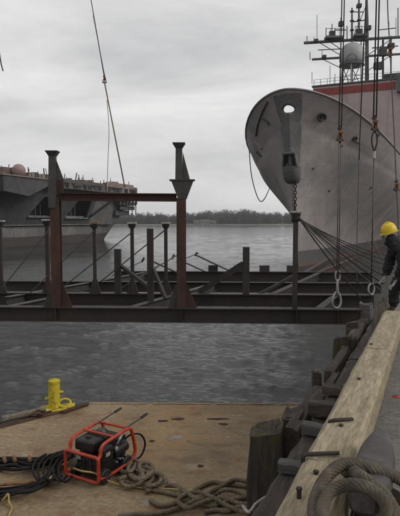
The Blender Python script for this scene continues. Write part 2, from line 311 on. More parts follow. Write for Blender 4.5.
def tag(o, label=None, cat=None, group=None, kind=None):
    for k, v in (('label', label), ('category', cat), ('group', group), ('kind', kind)):
        if v: o[k] = v
    return o
def empty(name, loc, label, cat, group=None, rz=0):
    e = bpy.data.objects.new(name, None); C.objects.link(e); e.empty_display_size = .1
    e.matrix_world = Matrix.Translation(V(loc)) @ Matrix.Rotation(rz, 4, 'Z'); return tag(e, label, cat, group)
def frame_at(o, ang): return Matrix.Translation(V(o)) @ Matrix.Rotation(ang, 4, 'Z')

# ================================================================== SETTING
# water: a swell patch round the berth lying in one wide sheet
def make_water():
    rs = np.geomspace(6.5, 420, 980); th = np.radians(np.linspace(-30, 36, 480))
    R, T = np.meshgrid(rs, th, indexing='ij'); X = R * np.sin(T); Y = R * np.cos(T); Z = np.zeros_like(X)
    rng = np.random.default_rng(3); sp = R * .0043
    for k in range(80):
        lam = .24 * (6.0 / .24) ** rng.random(); a = rng.normal(.15, .7); kx, ky = math.cos(a + math.pi / 2), math.sin(a + math.pi / 2)
        amp = .0048 * lam ** .8; ph = rng.random() * 6.28
        fade = np.clip((lam / sp - 2.2) / 3, 0, 1)
        gust = .6 + .4 * np.sin(X * .05 * rng.random() + Y * .08 * rng.random() + ph)
        s = np.sin((X * kx + Y * ky) * 2 * math.pi / lam + ph + .6 * np.sin(X * .3 + Y * .17 + ph * 2))
        Z += amp * fade * gust * np.clip(1 - (R - 25) / 110, .42, 1) * s
    nr, ncol = X.shape; vs = np.stack([X, Y, Z], -1).reshape(-1, 3)
    i = np.arange(nr - 1)[:, None] * ncol + np.arange(ncol - 1)[None]
    f = np.stack([i, i + 1, i + ncol + 1, i + ncol], -1).reshape(-1, 4)[:, ::-1]
    o = len(vs); vs = np.vstack([vs, [[-2600, -700, -.25], [2600, -700, -.25], [2600, 2600, -.25], [-2600, 2600, -.25]]])
    f = np.vstack([f, [[o, o + 1, o + 2, o + 3]]])
    me = bpy.data.meshes.new('water'); me.vertices.add(len(vs)); me.vertices.foreach_set('co', vs.ravel())
    me.loops.add(f.size); me.loops.foreach_set('vertex_index', f.ravel()); me.polygons.add(len(f)); me.polygons.foreach_set('loop_start', np.arange(0, f.size, 4)); me.update(calc_edges=True); me.validate()
    me.polygons.foreach_set('use_smooth', [True] * len(me.polygons)); me.materials.append(MATS['water'])
    ob = bpy.data.objects.new('water', me); C.objects.link(ob); tag(ob, 'grey rippled harbour water', None, None, 'structure')
make_water()

# far shore with its leafless wood
SH = 800
def shore():
    mb = MB(); n = 90; xs = [-900 + 1800 * k / n for k in range(n + 1)]; rnd = random.Random(5)
    fr = [(x, SH + 14 * math.sin(x * .011) + rnd.uniform(-4, 4)) for x in xs]
    vs = [(x, y, -.4) for x, y in fr] + [(x, y + 5, 1.2 + rnd.uniform(0, .6)) for x, y in fr] + [(x, y + 400, 6) for x, y in fr]; m = n + 1
    mb.add(vs, [(i + r * m, i + 1 + r * m, i + 1 + (r + 1) * m, i + (r + 1) * m) for r in range(2) for i in range(n)])
    tag(mb.build('far_shore', 'shore_earth', smooth='all'), 'low far bank across the water', None, None, 'structure')
    # bare winter trees: trunks and clouds of twig clumps
    rng = np.random.default_rng(11); V_ = []; n_t = 1150; m = 380
    x = rng.uniform(-560, 480, n_t); d = rng.uniform(6, 80, n_t); y = SH + 14 * np.sin(x * .011) + d
    h = (16.5 + 2.6 * np.sin(x * .012 + 1) + 2.2 * np.sin(x * .031) + 1.5 * np.sin(x * .09 + 2)) * rng.uniform(.6, 1.12, n_t) + d * .03
    r = h * rng.uniform(.2, .36, n_t)
    z0 = np.full(n_t, 1.0); w_ = .3
    tr = np.stack([np.stack([x - w_, y, z0], -1), np.stack([x + w_, y, z0], -1), np.stack([x, y, z0 + h * .9], -1)], 1).reshape(-1, 3)
    u = rng.normal(size=(n_t, m, 3)); u /= np.linalg.norm(u, axis=2)[..., None]; u *= (rng.random((n_t, m)) ** .42)[..., None]
    u[..., 2] = np.where(rng.random((n_t, m)) < .3, -rng.random((n_t, m)), u[..., 2])
    cx = x[:, None] + u[..., 0] * r[:, None]; cy = y[:, None] + u[..., 1] * r[:, None]; cz = np.maximum(1.2, 1.0 + (h * .52)[:, None] + u[..., 2] * (h * .48)[:, None])
    a = rng.normal(1.5, .6, (n_t, m)); l_ = rng.uniform(.7, 2.0, (n_t, m)); k_ = rng.uniform(.15, .42, (n_t, m))
    ax, az = np.cos(a), np.abs(np.sin(a)); j = lambda: rng.uniform(-.5, .5, (n_t, m))
    P0 = np.stack([cx - ax * l_ * .5, cy, cz - az * l_ * .5], -1); P1 = np.stack([cx + ax * l_ * .5 - az * k_, cy + j(), cz + az * l_ * .5 + ax * k_], -1); P2 = np.stack([cx + ax * l_ * .5 + az * k_, cy + j(), cz + az * l_ * .5 - ax * k_], -1)
    tw = np.stack([P0, P1, P2], 2).reshape(-1, 3); vs = np.vstack([tr, tw]); nf = len(vs) // 3
    me = bpy.data.meshes.new('far_woods'); me.vertices.add(len(vs)); me.vertices.foreach_set('co', vs.ravel()); me.loops.add(len(vs)); me.loops.foreach_set('vertex_index', np.arange(len(vs)))
    me.polygons.add(nf); me.polygons.foreach_set('loop_start', np.arange(0, len(vs), 3)); me.update(calc_edges=True); me.materials.append(MATS['bark_mass'])
    ob = bpy.data.objects.new('far_woods', me); C.objects.link(ob); tag(ob, 'bare grey brown winter wood along the far bank', 'woods', None, 'stuff')
shore()
def house(px, wd, ht, lab, Y=786, rz=0.0):
    b = aty(px, 224.5, Y); b.z = 1.0
    e = empty('waterfront_house', b, lab, 'house', 'houses on the far bank', rz)
    Mx = e.matrix_world
    MB().box((0, 0, ht / 2), (wd, 7, ht)).build('wall', 'house_white', e, M=Mx)
    r = MB(); hw = wd / 2 + .4
    r.add([(-hw, -4, ht + .02), (hw, -4, ht + .02), (hw, 4, ht + .02), (-hw, 4, ht + .02), (-hw, 0, ht + 2.4), (hw, 0, ht + 2.4)], [(0, 1, 5, 4), (2, 3, 4, 5), (0, 4, 3), (1, 2, 5), (0, 3, 2, 1)])
    r.build('roof', 'roof_grey', e, M=Mx)
    for k in (-.28, .28): MB().box((wd * k, -3.55, ht * .55), (1.2, .15, 1.4)).build('window', 'carrier_black', e, M=Mx)
    MB().box((0, -3.55, 1.05), (1.0, .16, 2.1)).build('door', 'roof_grey', e, M=Mx)
house(197, 10, 4.2, 'small pale house at the far waterline, leftmost of three')
house(205, 13, 5.0, 'larger pale house at the far waterline, middle of three', rz=.1)
house(213, 8, 3.6, 'small pale house at the far waterline, rightmost of three', rz=-.1)
def far_jetty():
    a, b = aty(186, 225, 770), aty(224, 225, 770); a.z = b.z = 1.3
    e = empty('far_jetty', (a + b) / 2, 'low dark jetty on the far bank in front of the pale houses', 'jetty')
    MB().bar(a, b, 3, .4).build('jetty_deck', 'roof_grey', e)
    for k in range(9):
        c = a.lerp(b, (k + .5) / 9); MB().lathe((c.x, c.y, -1.5), [(.25, 0), (.22, 3.6)], 6).build('pile', 'dark_wood', e)
far_jetty()

# ================================================================== PIER
def pier():
    mb = MB(); q0, q1, p0, p1 = .66, -14, -4, 60
    prof = [pq(p0, q1, 0), pq(p1, q1, 0), pq(p1, q0, 0), pq(p0, q0, 0)]
    vs = [V((v.x, v.y, z)) for z in (-3, ZPIER) for v in prof]
    mb.add(vs, [(4, 5, 6, 7), (0, 1, 5, 4), (1, 2, 6, 5), (2, 3, 7, 6), (3, 0, 4, 7)])
    tag(mb.build('pier_deck', 'pier_concrete'), 'worn grey concrete pier deck', None, None, 'structure')
pier()
ANG = math.pi / 2 - TH       # local x runs along the pier
def rough_timber(l, wd, ht, seed, amp=.012, seg=None, slope=0.0, jag=0.0):
    """a squared timber along local x, base centre at origin, edges worn and ends broken"""
    rnd = random.Random(seed); seg = seg or max(4, int(l / .18)); mb = MB(); ring = []
    b = .12
    prof = [(-.5 + b * .3, 0), (.5 - b * .3, 0), (.5, b), (.5, 1 - b), (.5 - b, 1), (0.02, 1), (-.5 + b, 1), (-.5, 1 - b), (-.5, b)]
    n = len(prof); vs = []
    for i in range(seg + 1):
        x = l * i / seg; e = jag * (1 if i in (0, seg) else 0)
        for j, (a, c) in enumerate(prof):
            t = rnd.uniform(-amp, amp)
            vs.append((x + (rnd.uniform(-e, e)), a * wd + rnd.uniform(-amp, amp) * .8, c * ht + (rnd.uniform(-amp, amp) - slope * x if c > .5 else 0)))
    fs = [(i * n + j, (i + 1) * n + j, (i + 1) * n + (j + 1) % n, i * n + (j + 1) % n) for i in range(seg) for j in range(n)]
    mb.add(vs, [f[::-1] for f in fs] + [tuple(range(n)), tuple(range(seg * n, seg * n + n))[::-1]]); return mb
def pier_timber(name, p0, p1, q, z, wd, ht, mat, label, cat, seed, amp=.01, group=None, rz=0.0, jag=0.0, parent=None):
    o = rough_timber(p1 - p0, wd, ht, seed, amp, jag=jag).build(name, mat, smooth=True, M=frame_at(pq(p0, q, z), ANG + rz), angle=30, parent=parent)
    if label: tag(o, label, cat, group)
    return o
# curb: three squared timbers end to end
pier_timber('curb_timber', -1.2, 3.02, .505, ZPIER + .004, .28, .266, 'curb_wood', 'tan weathered curb timber nearest the viewer beside the roped cleat', 'timber', 1, .004, 'curb timbers on the pier edge')
pier_timber('curb_timber', 3.03, 5.98, .507, ZPIER + .004, .28, .265, 'curb_wood', 'tan weathered curb timber in the middle of the pier edge', 'timber', 2, .004, 'curb timbers on the pier edge')
pier_timber('curb_timber', 5.99, 8.62, .504, ZPIER + .004, .28, .266, 'curb_wood', 'tan weathered curb timber ending at the worker\'s feet', 'timber', 3, .004, 'curb timbers on the pier edge')
# outer wale of dark timber, a step lower
ZW = H - 1.78
pier_timber('wale_timber', -1, 4.3, .825, ZW - .32, .3, .32, 'dark_wood', 'dark rough wale timber below the curb at the lower edge', 'timber', 11, .014, 'dark wale timbers', jag=.03)
pier_timber('wale_timber', 4.34, 7.2, .83, ZW - .34, .3, .32, 'dark_wood', 'dark rough wale timber below the middle of the curb', 'timber', 12, .016, 'dark wale timbers', jag=.05)
pier_timber('wale_timber', 7.25, 11, .83, ZW - .33, .3, .32, 'dark_wood', 'dark rough wale timber beside the worker', 'timber', 13, .016, 'dark wale timbers', jag=.05)
pier_timber('fender_plank', 4.75, 6.15, 1.13, ZW - .55, .16, .46, 'dark_wood', 'dark broken plank wall running behind the mossy fender pile', 'plank', 14, .013, jag=.03)
pier_timber('fender_plank', 5.2, 6.6, 1.02, ZW - .34, .1, .3, 'dark_wood', 'splintered brown plank between the grey chocks and the short stub post', 'plank', 15, .013, jag=.03)
pier_timber('fender_plank', 6.7, 8.1, 1.12, ZW - .46, .14, .4, 'dark_wood', 'broken dark plank beyond the short stub post', 'plank', 16, .013, jag=.03)
pier_timber('fender_plank', 8.2, 10.4, 1.1, ZW - .40, .16, .42, 'dark_wood', 'broken dark plank below the mooring line ends', 'plank', 17, .013, jag=.03)
# chocks lying across the wale
def chock(px, py, l, wd, ht, mat, label, seed, rz=0.0, z=ZW, name='chock', amp=.006):
    b = atz(px, py, z + .006); M_ = frame_at(b, ANG - math.pi / 2 + rz) @ Matrix.Translation((-l / 2, 0, 0))
    tag(rough_timber(l, wd, ht, seed, amp).build(name, mat, smooth=True, M=M_, angle=30), label, 'chock', 'chocks across the wale')
chock(293, 472, .2, .1, .075, 'grey_wood', 'grey chock across the wale nearest the viewer', 21)
chock(315, 434, .21, .11, .085, 'grey_wood', 'grey chock across the wale second from the viewer', 22)
chock(322, 415, .24, .15, .12, 'dark_wood', 'brown splintered chock beside the far iron staple', 23, .1, amp=.01)
chock(333, 394, .2, .13, .09, 'dark_wood', 'small dark broken chock beside the stub post', 24, -.1, amp=.01)
# iron staples over the curb
def staple(px0, px1, py, label):
    a, b = atz(px0, py, ZCURB + .016), atz(px1, py - 1, ZCURB + .016)
    mb = MB(); pts = [a + V((0, 0, -.13)), a + V((0, 0, -.03)), a + V((.006, 0, -.008)), a + V((.03, 0, 0)), a.lerp(b, .5), b]
    mb.tube(pts, .0125, 8); tag(mb.build('iron_staple', 'beam_steel', smooth=True), label, 'staple', 'iron staples over the curb')
staple(303, 339, 454, 'rusty iron staple over the curb, nearer one')
staple(329, 353, 420, 'rusty iron staple over the curb, farther one beside the brown chock')
for k, (px, py, hh, lab) in enumerate([(299, 499, .05, 'tall bent rusty spike near the left edge of the nearest curb timber'), (316, 474, .012, 'low rusty bolt head on the nearest curb timber below the near staple'), (341, 427, .012, 'low rusty bolt head just below the far staple'), (359, 380, .012, 'small rusty bolt head on the middle curb timber'), (371, 345, .012, 'small rusty bolt head on the farthest curb timber')]):
    c = atz(px, py, ZCURB - .004)
    tag(MB().lathe(c, [(.012, 0), (.012, hh), (.017, hh), (.015, hh + .008), (.004, hh + .011)], 8).build('bolt', 'beam_steel', smooth=True), lab, 'bolt', 'bolts in the curb')

# fender piles
def pile(p, q, ztop, wd, dp, mat, label, seed, slope=0.0, rz=0.0, rnd_top=.03, name='fender_pile', zbot=-1.5, roundness=.2):
    rnd = random.Random(seed); n = 14; vs = []; rings = [zbot + (ztop - zbot) * t for t in (0, .3, .6, .75, .85, .93, 1)]
    for i, z in enumerate(rings):
        last = i == len(rings) - 1
        for k in range(n):
            a = 2 * math.pi * k / n; c, s_ = math.cos(a), math.sin(a); e = 2 / (2 + 6 * (1 - roundness))
            x = math.copysign(abs(c) ** e, c) * wd / 2; y = math.copysign(abs(s_) ** e, s_) * dp / 2
            zz = z + (rnd.uniform(-rnd_top, rnd_top) if last else 0) + (slope * x if i > 2 else 0)
            j = rnd.uniform(-.012, .012); sc = .9 if last else 1
            vs.append((x * sc + j, y * sc + rnd.uniform(-.012, .012), zz))
    fs = [(i * n + k, i * n + (k + 1) % n, (i + 1) * n + (k + 1) % n, (i + 1) * n + k) for i in range(len(rings) - 1) for k in range(n)]
    # sunken, rotten top
    o = len(vs); base = (len(rings) - 1) * n
    for k in range(n): x, y, z = vs[base + k]; vs.append((x * .55, y * .55, ztop - rnd.uniform(.01, .05) + slope * x * .5))
    fs += [(base + k, base + (k + 1) % n, o + (k + 1) % n, o + k) for k in range(n)] + [tuple(range(o, o + n))]
    b = pq(p, q, 0)
    ob = MB().add(vs, fs).build(name, mat, smooth=True, M=frame_at((b.x, b.y, 0), -TH + rz), angle=38); tag(ob, label, 'pile' if 'pile' in name else 'post', 'fender timbers')
    return ob
def pile_px(px, py, ztop, *a, **k):
    c = atz(px, py, ztop); return pile(c.dot(PD), c.dot(PN), ztop, *a, **k)
pile_px(267, 428, H - 1.88, .33, .34, 'mossy_wood', 'big square mossy fender pile at the corner of the barge', 31, slope=.24, rz=.18, roundness=.0)
pile_px(293, 412, H - 1.86, .2, .4, 'dark_wood', 'dark fender pile right behind the big mossy one', 32, slope=.25, rz=.1, roundness=.1)
pile_px(317, 372, H - 1.74, .11, .12, 'dark_wood', 'short thin dark stub post rising beside the wale', 33, name='stub_post', roundness=.6)
pile_px(343, 337, H - 1.74, .27, .26, 'mossy_wood', 'mossy fender pile halfway along the curb', 34, slope=.1, roundness=.2)
pile_px(353, 321, H - 1.66, .24, .24, 'dark_wood', 'dark fender pile under the end of the front beam', 35, slope=.2, roundness=.5)
pile_px(366, 303, H - 1.5, .26, .26, 'grey_wood', 'round topped grey fender pile where the mooring lines end', 36, slope=-.1, roundness=.8)
pile_px(304, 404, H - 1.95, .16, .2, 'split_wood', 'pale splintered pile stump between barge and wale', 37, slope=.4, roundness=.3, rnd_top=.06)
# splintered timber head by the worker
pile_px(381, 303, H - 1.42, .2, .13, 'split_wood', 'pale splintered timber head in front of the worker', 38, slope=.9, roundness=.4, rnd_top=.07, rz=.3, name='timber_post')
# short pale ropes at the fender
tag(MB().rope(smooth_path([atz(322, 391, ZW + .03), atz(328, 387, ZW + .05), atz(338, 387, ZW + .06), atz(348, 385, ZW + .05)]), .013).build('rope_end', 'rope_pale', smooth='all'), 'short pale rope lying across the wale beside the stub post', 'rope')
tag(MB().rope(smooth_path([aty(243, 506, 4.3), aty(249, 512, 4.2), aty(256, 504, 4.25), aty(266, 497, 4.4)]), .014).build('rope_end', 'rope_pale', smooth='all'), 'short pale rope tied at the foot of the big mossy pile', 'rope')
# litter on the deck
for k, (px, py, m, lab) in enumerate([(396, 397, 'red_litter', 'crumpled red scrap on the pier deck'), (376, 412, 'pale_steel', 'small pale chip on the pier deck by the curb'), (381, 411, 'pale_steel', 'small pale chip on the pier deck right of another chip')]):
    c = atz(px, py, ZPIER); mb = MB(); r = .035 if k == 0 else .012; rnd = random.Random(k)
    vs = [(c.x + math.cos(a) * r * rnd.uniform(.6, 1.3), c.y + math.sin(a) * r * rnd.uniform(.6, 1.2), ZPIER + .004) for a in [i * 1.05 for i in range(6)]]
    mb.add(vs + [(c.x, c.y, ZPIER + r * .55), (c.x + r * .4, c.y + r * .2, ZPIER + r * .35)], [(i, (i + 1) % 6, 6 if i < 3 else 7) for i in range(6)] + [(0, 6, 7), (3, 7, 6)])
    tag(mb.build('litter', m), lab, 'litter')

# ------------------------------------------------------------------ mooring cleat with rope
def cleat():
    a, b = pq(2.4, .245, 0), pq(3.42, .245, 0); c = (a + b) / 2
    e = empty('mooring_cleat', (c.x, c.y, ZPIER), 'heavy iron mooring cleat wound with thick rope at the lower right', 'cleat')
    Mx = frame_at((c.x, c.y, ZPIER), ANG)
    MB().box((0, 0, .022), (.66, .22, .036)).build('base_plate', 'cleat_iron', e, M=Mx, bevel=.008)
    for s_ in (-1, 1):
        MB().lathe((.15 * s_, 0, .038), [(.1, 0), (.085, .05), (.075, .14), (.085, .22)], 20).build('leg', 'cleat_iron', e, M=Mx, smooth=True)
    hb = MB()
    prof = [(-.52, .05, .39), (-.505, .066, .388), (-.38, .088, .365), (-.2, .1, .335), (0, .1, .325), (.12, .095, .33), (.22, .078, .345), (.33, .055, .36), (.38, .043, .365), (.395, .025, .365)]
    vs = []; n = 14
    for x, r, z in prof:
        for k in range(n):
            t = 2 * math.pi * k / n; cc, ss = math.cos(t), math.sin(t); ee = .62
            vs.append((x, math.copysign(abs(cc) ** ee, cc) * r, z + math.copysign(abs(ss) ** ee, ss) * r * .8))
    m = len(prof)
    hb.add(vs, [(i * n + k, (i + 1) * n + k, (i + 1) * n + (k + 1) % n, i * n + (k + 1) % n)[::-1] for i in range(m - 1) for k in range(n)] + [tuple(range(n))[::-1], tuple(range((m - 1) * n, m * n))])
    hb.build('horn', 'cleat_iron', e, M=Mx, smooth=True, angle=35)
    for sx in (-.31, .31):
        for sy in (-.085, .085): MB().lathe((sx, sy, .04), [(.02, 0), (.02, .016), (.012, .022)], 6).build('bolt', 'cleat_iron', e, M=Mx)
cleat()
def cleat_rope():
    R = .03
    def q(px, py, h): return atz(px, py, ZPIER + h)
    loops = [(318, 530, .34), (314, 512, .36), (318, 492, .38), (329, 474, .42), (344, 464, .45), (362, 466, .45), (380, 471, .42), (398, 478, .36), (416, 492, .26), (430, 514, .2)]
    tag(MB().rope(smooth_path([q(*p) for p in loops], 8), R, pitch=.2, n=32, lobes=8, depth=.1, step=.012).build('mooring_rope', 'rope_grey', smooth='all'), 'thick grey rope arching highest over the cleat', 'rope', 'thick ropes on the cleat')
    l2 = [(345, 470, .36), (352, 470, .42), (366, 480, .45), (380, 490, .43), (391, 505, .40), (397, 522, .36), (398, 540, .3)]
    tag(MB().rope(smooth_path([q(*p) for p in l2], 8), R, pitch=.2, n=32, lobes=8, depth=.1, step=.012).build('mooring_rope', 'rope_grey', smooth='all'), 'thick grey rope crossing diagonally over the cleat to the right', 'rope', 'thick ropes on the cleat')
    l3 = [(327, 534, .36), (322, 512, .38), (328, 494, .41), (342, 486, .44), (358, 485, .46), (374, 491, .45), (385, 503, .42), (389, 520, .36), (388, 540, .3)]
    tag(MB().rope(smooth_path([q(*p) for p in l3], 8), R * .95, pitch=.2, n=32, lobes=8, depth=.1, step=.012).build('mooring_rope', 'rope_grey', smooth='all'), 'thick grey rope bent in a low loop round the near horn of the cleat', 'rope', 'thick ropes on the cleat')
    l4 = [(330, 500, .16), (326, 485, .2), (338, 470, .26), (352, 472, .3), (372, 484, .3), (396, 496, .22), (420, 516, .12)]
    tag(MB().rope(smooth_path([q(*p) for p in l4], 8), R * .95, pitch=.2, n=32, lobes=8, depth=.1, step=.012).build('mooring_rope', 'rope_grey', smooth='all'), 'thick grey rope lowest of the coils under the others on the cleat', 'rope', 'thick ropes on the cleat')
cleat_rope()

# ================================================================== BARGE
def barge():
    e = empty('work_barge', (-2, 6, 0), 'low work barge with rusty tan deck beside the pier', 'barge')
    k0 = atz(88, 402.5, ZBARGE); k1 = atz(0, 424.5, ZBARGE); left = k0 + (k1 - k0) * 4.2
    kr = atz(293, 403.5, ZBARGE); kr = V(((PD.x * kr.y / PD.y - 1.42 / PD.y), kr.y, ZBARGE))
    # right side runs along the pier
    pr = kr - PD * 10
    poly = [left, k0, kr, pr, V((left.x, pr.y, ZBARGE))]
    n = len(poly)
    MB().plate([V((p.x, p.y, ZBARGE - .05)) for p in poly][::-1], (0, 0, .05)).build('deck', 'barge_deck', e)
    c = sum(poly, V()) / n
    hp = [c + (p - c) * .985 for p in poly]
    MB().plate([V((p.x, p.y, -1.2)) for p in hp][::-1], (0, 0, ZBARGE - .053 + 1.2)).build('hull', 'barge_side', e)
    # rub rails along the seen edges
    for a, b in ((left, k0), (k0, kr)):
        d = (b - a).normalized(); nrm = V((-d.y, d.x, 0))
        MB().tube([a + nrm * .05 + V((0, 0, -.1)), b + nrm * .05 + V((0, 0, -.1))], .07, 8).build('rub_rail', 'barge_side', e, smooth=True)
    # worn edge plates that stand just proud
    a, b = left, k0
    d = (b - a).normalized(); inn = V((d.y, -d.x, 0))
    MB().plate([a + inn * .02 + V((0, 0, .003)), a + inn * .17 + V((0, 0, .003)), b + inn * .17 - d * .1 + V((0, 0, .003)), b + inn * .02 - d * .1 + V((0, 0, .003))], (0, 0, .014)).build('edge_plate', 'barge_side', e)
    d = (kr - k0).normalized(); inn = V((d.y, -d.x, 0))
    for i in range(4):
        x0, x1 = k0.lerp(kr, i / 4 + .012), k0.lerp(kr, (i + 1) / 4 - .012)
        MB().plate([x0 + inn * .015 + V((0, 0, .003)), x0 + inn * .09 + V((0, 0, .003)), x1 + inn * .09 + V((0, 0, .003)), x1 + inn * .015 + V((0, 0, .003))], (0, 0, .01)).build('edge_plate', 'barge_deck', e)
    return k0, k1, kr
BK = barge()
def puddle(px, py, rx, ry, label, seed):
    rnd = random.Random(seed); c = atz(px, py, ZBARGE + .0035); vs = [c]
    for k in range(26):
        a = 2 * math.pi * k / 26; r = 1 + .25 * math.sin(2 * a + seed) + .2 * math.sin(3 * a + 2 * seed) + rnd.uniform(-.12, .12)
        vs.append(c + V((math.cos(a) * rx * r, math.sin(a) * ry * r, 0)))
    tag(MB().add(vs, [(0, k + 1, (k + 1) % 26 + 1) for k in range(26)]).build('puddle', 'puddle_water'), label, 'puddle', 'puddles on the barge')
puddle(174, 437, .1, .12, 'small puddle in the middle of the barge deck', 1)
puddle(197, 432, .09, .07, 'tiny puddle right of another on the barge deck', 2)
puddle(148, 502, .1, .08, 'puddle among the ropes on the barge deck', 3)
puddle(246, 433, .12, .07, 'puddle left of the mossy pile on the barge deck', 4)
def bits():
    # flat scraps and rust flakes
    rnd = random.Random(9)
    labs = ['curled dark scrap on the far left of the barge deck middle', 'curled dark scrap beside another on the barge deck', 'long thin scrap near the far edge of the barge', 'short scrap right of the long thin scrap on the barge', 'small dark scrap alone left of the puddle', 'small dark scrap below the far puddles']
    for k, (px, py, l, w_) in enumerate([(163, 421, .12, .05), (178, 419, .14, .05), (217, 419, .22, .04), (223, 424, .1, .05), (152, 441, .05, .04), (200, 466, .06, .05)]):
        c = atz(px, py, ZBARGE + .003); pts = []
        for i in range(9):
            a = 2 * math.pi * i / 9; pts.append(c + V((math.cos(a) * l * rnd.uniform(.5, 1), math.sin(a) * w_ * rnd.uniform(.6, 1.2), 0)))
        tag(MB().plate(pts, (0, 0, .006)).build('scrap', 'rust_steel'), labs[k], 'scrap', 'scraps on the barge')
bits()
# yellow bitt at the barge corner
def bitt():
    b = atz(54.5, 409.5, ZBARGE)
    e = empty('barge_bitt', b, 'bright yellow steel bitt on the left corner of the barge', 'bitt')
    Mx = frame_at(b, .35)
    MB().plate([(-.34, -.16, .006), (.3, -.16, .006), (.36, .12, .006), (-.2, .16, .006)], (0, 0, .035)).build('base_plate', 'yellow_paint', e, M=Mx, bevel=.006)
    MB().lathe((0, 0, .042), [(.098, 0), (.098, .40), (.1, .42), (.105, .43), (.105, .465), (.09, .475)], 10).build('post', 'yellow_paint', e, M=Mx, smooth=True)
    MB().tube([(-.15, .02, .2), (-.08, .02, .2)], .024, 8).build('pin', 'yellow_paint', e, M=Mx, smooth=True)
    MB().tube([(.08, -.02, .3), (.15, -.02, .3)], .024, 8).build('pin', 'yellow_paint', e, M=Mx, smooth=True)
    ring = [V((.17 + math.cos(a) * .1, -.02 + math.sin(a) * .07, .1 + math.sin(a * 1) * .05)) for a in [i * 2 * math.pi / 18 for i in range(18)]]
    MB().tube(ring, .02, 8, closed=True).build('ring', 'yellow_paint', e, M=Mx, smooth=True)
bitt()
def edge_gear():
    # timber edge strip and shackle at the corner
    a, b = atz(2, 420, ZBARGE + .02), atz(45, 411, ZBARGE + .02); d = b - a
    tag(rough_timber(d.length, .09, .06, 41, .008).build('edge_plank', 'split_wood', smooth=True, M=frame_at(a, math.atan2(d.y, d.x)), angle=30), 'pale plank along the left edge of the barge', 'plank')
    a, b = atz(62, 413, ZBARGE + .02), atz(88, 404.5, ZBARGE + .02); d = b - a
    tag(rough_timber(d.length, .07, .035, 42, .006).build('edge_plank', 'barge_side', smooth=True, M=frame_at(a, math.atan2(d.y, d.x)), angle=30), 'brown plank right of the yellow bitt on the barge', 'plank')
    c = atz(38, 415, ZBARGE + .05)
    e = empty('shackle_heap', (c.x, c.y, ZBARGE), 'rusty shackle and link lying left of the yellow bitt', 'shackle')
    for k in range(3):
        cc = c + V((.07 * (k - 1), .03 * (k % 2), .02 * k)); t = random.Random(k).uniform(0, 3)
        ring = [cc + V((math.cos(a) * .06, math.sin(a) * .035 * math.cos(t), math.sin(a) * .045 * math.sin(t + .6))) for a in [i * math.pi / 8 for i in range(16)]]
        MB().tube(ring, .017, 8, closed=True).build('link', 'rust_steel', e, smooth=True)
    pts = [atz(70, 409, ZBARGE + .03), atz(62, 408, ZBARGE + .03), atz(48, 412, ZBARGE + .03), atz(30, 416, ZBARGE + .03), atz(12, 419.5, ZBARGE + .09), atz(0, 423, ZBARGE + .09)]
    tag(MB().rope(smooth_path(pts), .017).build('rope_end', 'rope_dark', smooth='all'), 'dark rope running along the barge edge past the yellow bitt', 'rope')
edge_gear()

